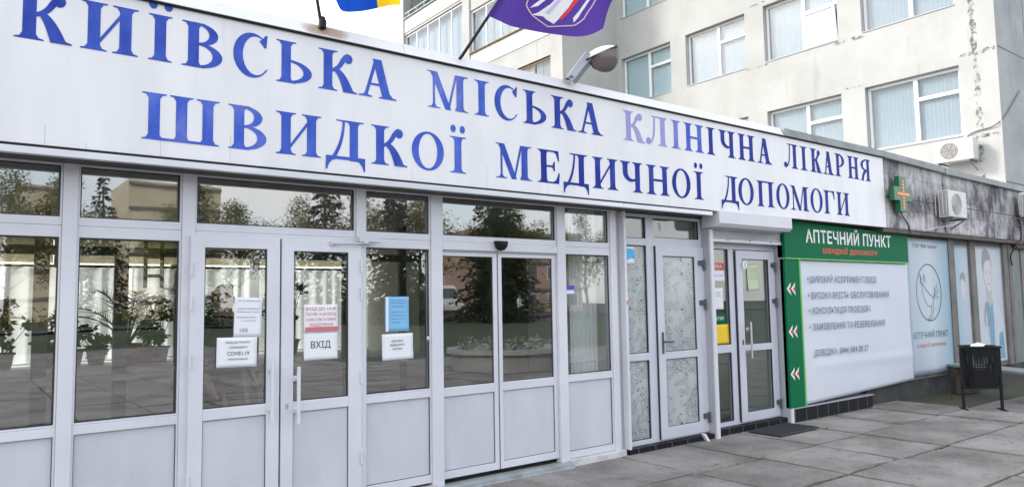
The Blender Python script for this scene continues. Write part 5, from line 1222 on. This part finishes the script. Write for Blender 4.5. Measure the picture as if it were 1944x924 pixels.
def palm(label, x, y, z, h, n, seed):
    t = empty('potted_palm', label, 'potted palm', (x,y,z), 'potted palms in the hall'); rr = random.Random(seed)
    pot(MB(), .15, .26).build('pot', terracotta, t); f = MB()
    for k in range(n):
        a = 6.283*k/n+rr.uniform(-.3,.3); L = h*rr.uniform(.75,1.05); el = rr.uniform(.75,1.35); d = Vector((math.cos(a), math.sin(a), 0)); P = []
        for q in range(15):
            u = q/14; P.append(Vector((0,0,.24))+d*(L*u*math.cos(el)*(1+.5*u))+Vector((0,0,L*(u*math.sin(el)-.42*u*u*u))))
        f.tube(P, [.010*(1-q/15)+.002 for q in range(15)], 5)
        sd = d.cross(Vector((0,0,1)))
        for q in range(4, 15):
            for w in (0,.5):
              for s in (-1, 1):
                p = P[q] if w == 0 else P[q].lerp(P[min(q+1,14)], w); l = .26*math.sin(math.pi*(.15+.8*q/15)); tdir = (P[min(q+1,14)]-P[q-1]).normalized()
                e = p+(sd*s*.75+tdir*.65+Vector((0,0,rr.uniform(-.25,.15)))).normalized()*l; wv = tdir*.009
                f.add([p-wv, p+wv, e], [(0,1,2)])
    f.build('fronds', leaf_house, t, flip=False); return t
palm('tall arching palm in a clay pot behind the second glass bay', 1.72, 10.15, .90, 1.15, 10, 3)
palm('upright palm in a clay pot behind the left entrance door', 2.62, 10.35, .90, 1.25, 12, 8)
palm('palm at the far left of the ledge, partly cut by the photo edge', .02, 10.3, .90, 1.05, 9, 4)
bushy('dark leaved plant with a bare stem at the left end of the ledge', .46, 10.45, .90, .85, .16, seed=2)
bushy('small sparse plant in a clay pot behind the leftmost glass', .86, 10.3, .90, .42, .14, seed=4)
bushy('tall leafy plant beside the dark post left of the entrance doors', 2.12, 10.35, .90, .78, .17, seed=5)
bushy('low leafy plant left of the tall leafy plant', 1.93, 10.25, .90, .42, .15, seed=6)
bushy('spreading low plant below the arching palm', 1.42, 10.45, .90, .38, .2, seed=7)
bushy('tall broad leaved plant between the first two dark posts', 1.18, 10.55, .90, .62, .16, seed=9)
bushy('red bracted plant behind the notices of the left entrance door', 2.80, 10.2, .90, .52, .16, red=True, seed=10)
bushy('green plant behind the right entrance door', 3.68, 10.4, .90, .8, .15, seed=12)
bushy('hanging height plant above the visiting hours notice', 3.95, 10.6, .90, 1.1, .18, seed=14)

# ------------------------------------------------------------------ people
def person(label, loc, rz, top, bottom, hair, joints=None):
    r = empty('person', label, 'person', loc); r.rotation_euler = (0,0,rz)
    J = dict(pel=(0,0,.96), belly=(0,-.01,1.10), chest=(0,-.01,1.30), shb=(0,0,1.45), neck=(0,.0,1.52), head=(0,-.015,1.62), crown=(0,-.01,1.72),
        hl=(.09,0,.92), kl=(.10,-.03,.50), al=(.10,.02,.10), tl=(.11,-.14,.035), hr=(-.09,0,.92), kr=(-.11,-.02,.50), ar=(-.12,.03,.10), tr=(-.14,-.13,.035),
        sl=(.18,0,1.43), el=(.24,.02,1.15), wl=(.22,-.12,.93), sr=(-.18,0,1.43), er=(-.25,.02,1.15), wr=(-.23,-.11,.92))
    if joints: J.update(joints)
    RR = dict(pel=.15,belly=.135,chest=.155,shb=.10,neck=.055,head=.088,crown=.06,hl=.095,kl=.062,al=.042,tl=.032,hr=.095,kr=.062,ar=.042,tr=.032,sl=.068,el=.046,wl=.03,sr=.068,er=.046,wr=.03)
    Ed = [('pel','belly'),('belly','chest'),('chest','shb'),('shb','neck'),('neck','head'),('head','crown'),('pel','hl'),('hl','kl'),('kl','al'),('al','tl'),('pel','hr'),('hr','kr'),('kr','ar'),('ar','tr'),('shb','sl'),('sl','el'),('el','wl'),('shb','sr'),('sr','er'),('er','wr')]
    J = dict(J); V = list(J.values()); E = [(list(J).index(a), list(J).index(b)) for a, b in Ed]; RD = [RR[k] for k in J]
    for s in ('l', 'r'):                               # fingers: short chains from the wrist through a palm vertex
        sx = 1 if s == 'l' else -1; wv = Vector(J['w'+s]); ev = Vector(J['e'+s]); d = (wv-ev).normalized(); sd = Vector((0,1,0))
        pi = len(V); V.append(tuple(wv+d*.05)); RD.append(.026); E.append((list(J).index('w'+s), pi))
        for q, ln in ((-.027,.075),(-.009,.09),(.009,.085),(.027,.065)):
            b = wv+d*.09+sd*q; V += [tuple(b), tuple(b+d*ln*.5+Vector((-sx*.008,0,0))), tuple(b+d*ln+Vector((-sx*.025,0,0)))]; RD += [.010,.009,.008]; E += [(pi,len(V)-3),(len(V)-3,len(V)-2),(len(V)-2,len(V)-1)]
        b = wv+d*.04-sd*.035; V += [tuple(b), tuple(b+d*.045-sd*.012)]; RD += [.011,.009]; E += [(pi,len(V)-2),(len(V)-2,len(V)-1)]
    me = bpy.data.meshes.new('body'); me.from_pydata(V, E, [])
    o = bpy.data.objects.new('body', me); col.objects.link(o)
    o.modifiers.new('skin', 'SKIN'); sk = me.skin_vertices[0].data if me.skin_vertices else None
    if sk is None:
        bm = bmesh.new(); bm.from_mesh(me); bm.verts.layers.skin.verify(); bm.to_mesh(me); bm.free(); sk = me.skin_vertices[0].data
    for i, q in enumerate(RD): sk[i].radius = (q*1.05, q*.82 if i < 4 else q)
    sk[0].use_root = True
    sb = o.modifiers.new('sub', 'SUBSURF'); sb.levels = 2; sb.render_levels = 2
    dg = bpy.context.evaluated_depsgraph_get(); dg.update(); nm = bpy.data.meshes.new_from_object(o.evaluated_get(dg)); o.modifiers.clear(); o.data = nm; bpy.data.meshes.remove(me)
    nm.materials.clear()
    for m in (skin_mat, top, bottom, rubber): nm.materials.append(m)
    for p in nm.polygons:
        c = p.center; p.use_smooth = True
        arm = abs(c.x) > .17 and c.z < 1.16
        p.material_index = 3 if c.z < .09 else 2 if (c.z < .99 and abs(c.x) < .20) else 0 if (c.z > 1.49 or (abs(c.x) > .17 and c.z < 1.0)) else 1
    o.parent = r
    hm = MB(); vs = []
    for i in range(9):
        for k in range(16):
            th_, ph_ = math.pi*.62*i/8, 2*math.pi*k/16; rr = .098+.006*math.sin(5*ph_)
            vs.append((rr*math.sin(th_)*math.cos(ph_)*.92, .012+rr*math.sin(th_)*math.sin(ph_)*1.05+.02*(th_ > 1)*1, 1.655+rr*math.cos(th_)*1.1-(.0 if math.sin(ph_) > -.3 else -.03*min(1,th_))))
    hm.add(vs, [(i*16+k, i*16+(k+1)%16, (i+1)*16+(k+1)%16, (i+1)*16+k) for i in range(8) for k in range(16)]); hm.build('hair', hair, r, smooth=True)
    fc = MB()
    for s in (-1, 1): fc.lathe([(.001,-.008),(.009,-.004),(.009,.004),(.001,.008)], (s*.03,-.098,1.645), 8)
    fc.build('eyes', hair, r)
    ns = MB().prism_x([(-.098,1.66),(-.128,1.612),(-.098,1.60)], -.012, .012); ns.build('nose', skin_mat, r, .004)
    MB().box(-.022,.022,-.102,-.094,1.572,1.580).build('mouth', txt_pink, r)
    for s in (-1, 1): MB().obox((s*.092,.0,1.635),(.008,0,0),(0,.016,0),(0,0,.028)).build('ear', skin_mat, r, .006)
    return r
person('person in dark clothing standing inside behind the left entrance door, mostly hidden by notices', (1.95,6.9,.03), R(20), cloth_dark, cloth_dark, hair_mat,
       dict(kl=(.11,-.10,.50), al=(.12,.06,.10), tl=(.13,-.10,.035), kr=(-.10,.02,.50), ar=(-.13,.12,.10), tr=(-.14,-.04,.035)))
person('person in a light blue shirt across the plaza, seen mirrored in the sliding doors', (26.6,-23.5,.27), R(150), cloth_light, cloth_dark, hair_mat, dict(wl=(.05,-.2,1.10), wr=(-.05,-.2,1.08), el=(.26,-.02,1.15), er=(-.26,-.02,1.15)))

# ------------------------------------------------------------------ across the plaza: trees, buildings, van (seen in the glass)
def tree_broad(h, seed, n=7000):
    rr = random.Random(seed); tr = MB(); lf = MB()
    tr.tube([(0,0,-.3),(.05,.02,h*.2),(.0,.05,h*.45),(.04,0,h*.85)], [.20,.15,.10,.03], 8)
    cl = []
    for k in range(15):
        a = k*2.4+rr.random(); z = h*rr.uniform(.25,.62); L = h*rr.uniform(.13,.26); e = Vector((math.cos(a)*L, math.sin(a)*L, z+L*.75)); tr.tube([(0,.03,z),(e*.5+Vector((0,0,z*.5+.1))),e], [.06,.04,.012], 5); cl.append((e, h*rr.uniform(.09,.15)))
    cl += [(Vector((rr.gauss(0,.3), rr.gauss(0,.3), h*q)), h*.10) for q in (.7,.8,.88,.94)]
    for c, r in cl: leafball(lf, c, r*1.12, n//len(cl), .165, rr, up=.15)
    return tr, lf
def tree_spruce(h, seed):
    rr = random.Random(seed); tr = MB(); lf = MB()
    tr.tube([(0,0,-.3),(0,0,h*.5),(0,0,h*.99)], [.20,.12,.02], 8)
    lv = int(h*3.4)
    for i in range(lv):
        u = i/lv; z = h*(.05+.94*u); L = h*.24*(1-u)**.9+.10
        for k in range(int(5+9*(1-u))):
            a = rr.uniform(0,6.283); l = L*rr.uniform(.65,1.12); d = Vector((math.cos(a), math.sin(a), 0)); s = d.cross(Vector((0,0,1)))
            for q in range(int(5+l*7)):
                t = rr.uniform(.12,1.0); p = Vector((0,0,z))+d*l*t+s*rr.gauss(0,.16*l*(1.15-t))+Vector((0,0,-.30*l*t+rr.gauss(0,.05)))
                c = rr.uniform(.16,.32); e = (d*rr.uniform(.3,1)+s*rr.gauss(0,.6)+Vector((0,0,rr.uniform(-.7,.05)))).normalized()*c; g_ = Vector((rr.gauss(0,1),rr.gauss(0,1),rr.gauss(0,1))).cross(e).normalized()*c*.30
                lf.add([p-g_*.4, p+e*.45-g_, p+e, p+e*.45+g_], [(0,1,2,3)])
    return tr, lf
def make_tree(kind, h, seed):
    tr, lf = (tree_broad if kind == 'b' else tree_spruce)(h, seed)
    t = empty('broadleaf_tree' if kind == 'b' else 'spruce_tree', 'tree', 'tree', (0,0,0), 'trees across the plaza'); tr.build('trunk', bark, t, smooth=True); lf.build('crown', leaf_green if kind == 'b' else leaf_spruce, t, flip=False); return t
protos = {('b',0): make_tree('b',10,1), ('b',1): make_tree('b',8.5,2), ('s',0): make_tree('s',11,3), ('s',1): make_tree('s',9.5,4)}
used = set()
def put(kind, v, x, y, s, label):
    p = protos[(kind,v)]
    o = p if (kind,v) not in used else copy_tree(p); used.add((kind,v))
    o.location = (x, y, .1 if y > -30 else .3); o.scale = (s,s,s*random.uniform(.95,1.08)); o.rotation_euler = (0,0,random.uniform(0,6.28)); o['label'] = label
put('b',0, 2.6,-45,.98,'airy tree mirrored at the far left of the upper lights')
put('b',1, 5.4,-46,1.15,'pale leafed tree mirrored in the leftmost upper light')
put('b',1, 0.2,-47,.85,'low rounded tree mirrored at the left photo edge')
put('s',1, 8.0,-46,1.10,'slender conifer mirrored in the second upper light')
put('b',0, 7.2,-50,.8,'yellowish tree mirrored beside the slender conifer')
put('s',0, 11.4,-36,.92,'spruce mirrored against the panelled building in the second upper light')
put('b',0, 14.0,-44,1.02,'leafy tree mirrored above the left entrance door')
put('b',1, 16.8,-45,1.0,'bushy tree mirrored above the gap between the entrance doors')
put('b',1, 12.6,-48,.9,'small tree mirrored left of the leafy tree above the door')
put('s',0, 17.3,-30,.98,'large dark spruce mirrored above the right entrance door')
put('s',1, 20.8,-28,.95,'pointed spruce mirrored above the blue poster pane')
put('s',0, 25.6,-25,.95,'wide dark spruce mirrored above the sliding doors')
put('s',1, 28.4,-27,1.15,'tall spruce mirrored right of the wide dark spruce')
put('s',0, 23.0,-31,.75,'short spruce mirrored behind the white van')
put('b',1, 31.5,-30,.9,'leafy tree mirrored at the right side of the sliding doors')
put('b',0, 34.5,-26,.7,'low leafy tree mirrored at the right end of the glass')
put('s',0, -6.0,-40,.8,'spruce left of the mirrored grove, outside the glass')
put('b',0, 22.0,-46,1.0,'broad tree mirrored behind the pointed spruce')
put('s',0, 32.5,-34,.9,'spruce mirrored beside the pinkish house'); put('b',1, 29.5,-40,1.2,'broad tree mirrored left of the pinkish house'); put('s',1, 24.5,-35,1.1,'tall spruce mirrored behind the short spruce'); put('b',0, 26.5,-44,1.1,'large tree mirrored behind the sliding door spruces')
put('b',0, 40.0,-44,1.1,'large tree far behind the mirrored brick house')
hd_ = MB(); rr = random.Random(77)
for k in range(150): leafball(hd_, (-8+k*.36+rr.gauss(0,.2), -41+rr.gauss(0,.4), .95), .75, 26, .25, rr)
tag(hd_.build('hedge', leaf_green, flip=False), 'long dark hedge mirrored low in the upper lights', 'hedge')
conc_pan = pmat('tan_panel_concrete', (.62,.55,.40), .85, c2=(.54,.47,.34), vscale=.5)
pink_br = pmat('pinkish_brick', (.42,.28,.22), .85, c2=(.36,.24,.19), vscale=.8)
win_dark = pmat('dark_window_glass', (.05,.06,.07), .1, spec=.8)
def block(label, x0, x1, y0, y1, h, mat, floors, cols, name):
    t = empty(name, label, 'building', ((x0+x1)/2,(y0+y1)/2,0)); MB().box(x0,x1,y0,y1,-.5,h).build('wall', mat, t)
    MB().box(x0,x1,y0,y1,h,h+.25).build('roof', mat, t)
    j = MB()
    for k in range(1, floors+1): j.box(x0,x1,y1,y1+.25,h*k/floors-.30,h*k/floors-.02)
    j.build('storey_band', spall_mat, t)
    for k in range(floors):
        for c in range(cols):
            cx = x0+(x1-x0)*(c+.5)/cols; z = h*k/floors+.9; o = MB().frame(cx-.75,cx+.75,z,z+1.5,.08,y1+.0,y1+.06).build('window', white_wall, t); MB().box(cx-.67,cx+.67,y1+.01,y1+.03,z+.08,z+1.42).build('pane', win_dark, o)
    reparent_at(t, ((x0+x1)/2,(y0+y1)/2,0)); return t
block('tan panelled block mirrored in the leftmost upper light', 4.6,9.2,-92,-80,14.2,conc_pan,5,0,'panel_building')
block('tan panelled block with an outside stair mirrored in the second upper light', 14.1,23.5,-84,-74,14.8,conc_pan,6,0,'panel_building')
block('pinkish house with white windows mirrored in the sliding doors', 43,58,-62,-52,9.0,pink_br,3,5,'brick_house')
stx = MB().obox((17.6,-73.7,10.2),(2.8,0,2.6),(0,.12,0),(-.10,0,.12)); tag(stx.build('outside_stair', dark_frame), 'dark diagonal stair rail on the mirrored tan panelled block', 'stair')
# white van
van = empty('parked_van', 'white van parked across the plaza, mirrored in the left sliding door', 'van', (27.2,-33.6,.46)); van.rotation_euler = (0,0,R(100))
prof = [(-2.4,.35),(-2.42,1.2),(-2.35,2.15),(-1.9,2.28),(.9,2.28),(1.25,2.1),(1.75,1.35),(2.35,1.15),(2.5,.9),(2.5,.35)]
MB().prism(prof, -.95, .95).build('body', pmat('white_van_paint', (.76,.76,.77), .25), van, .06)
MB().add([(1.30,-.80,2.02),(1.30,.80,2.02),(1.755,.86,1.38),(1.755,-.86,1.38)],[(0,1,2,3)]).build('windscreen', win_dark, van); van.children[-1].location = (.035,0,.025)
for s in (-1, 1):
    MB().prism([(.2,1.35),(1.5,1.35),(1.15,2.0),(.2,2.0)], s*.956-.004, s*.956+.004).build('side_window', win_dark, van)
    MB().prism([(-2.1,1.4),(-.1,1.4),(-.1,2.0),(-2.1,2.0)], s*.956-.004, s*.956+.004).build('side_window', win_dark, van)
    MB().box(2.47,2.52,s*.70-.16,s*.70+.16,.82,1.0).build('headlight', pmat('headlight_lens', (.8,.8,.75), .1), van)
    for x in (-1.55, 1.55):
        w_ = MB(); P = ell(0,0,.34,.34,0,360,20)[:-1]; w_.prism([(x+a,.34+b) for a,b in P], s*.86-.11, s*.86+.11); wo_ = w_.build('wheel', rubber, van); MB().prism([(x+a*.55,.34+b*.55) for a,b in P], s*.975-.004, s*.975+.004).build('rim', steel, wo_)
MB().box(2.44,2.56,-.9,.9,.38,.62).build('bumper', hinge_mat, van, .03)
# round stone flower bed on the plaza
fb = empty('flower_bed', 'low round pale stone flower bed on the plaza, mirrored in the right sliding door', 'flower bed', (10.8,-3.4,0))
MB().lathe([(1.35,0),(1.4,.38),(1.5,.40),(1.5,.5),(1.3,.5),(1.25,.42)], (0,0,0), 36).build('basin', pmat('pale_cast_stone', (.36,.36,.35), .8, c2=(.26,.26,.25), vscale=4), fb)
ff = MB(); rr = random.Random(9)
for k in range(40): leafball(ff, (rr.gauss(0,.55), rr.gauss(0,.55), .55), .2, 20, .10, rr)
ff.build('flowers', leaf_mat('pale_flowers', (.5,.5,.5), (.12,.16,.06)), fb, flip=False)
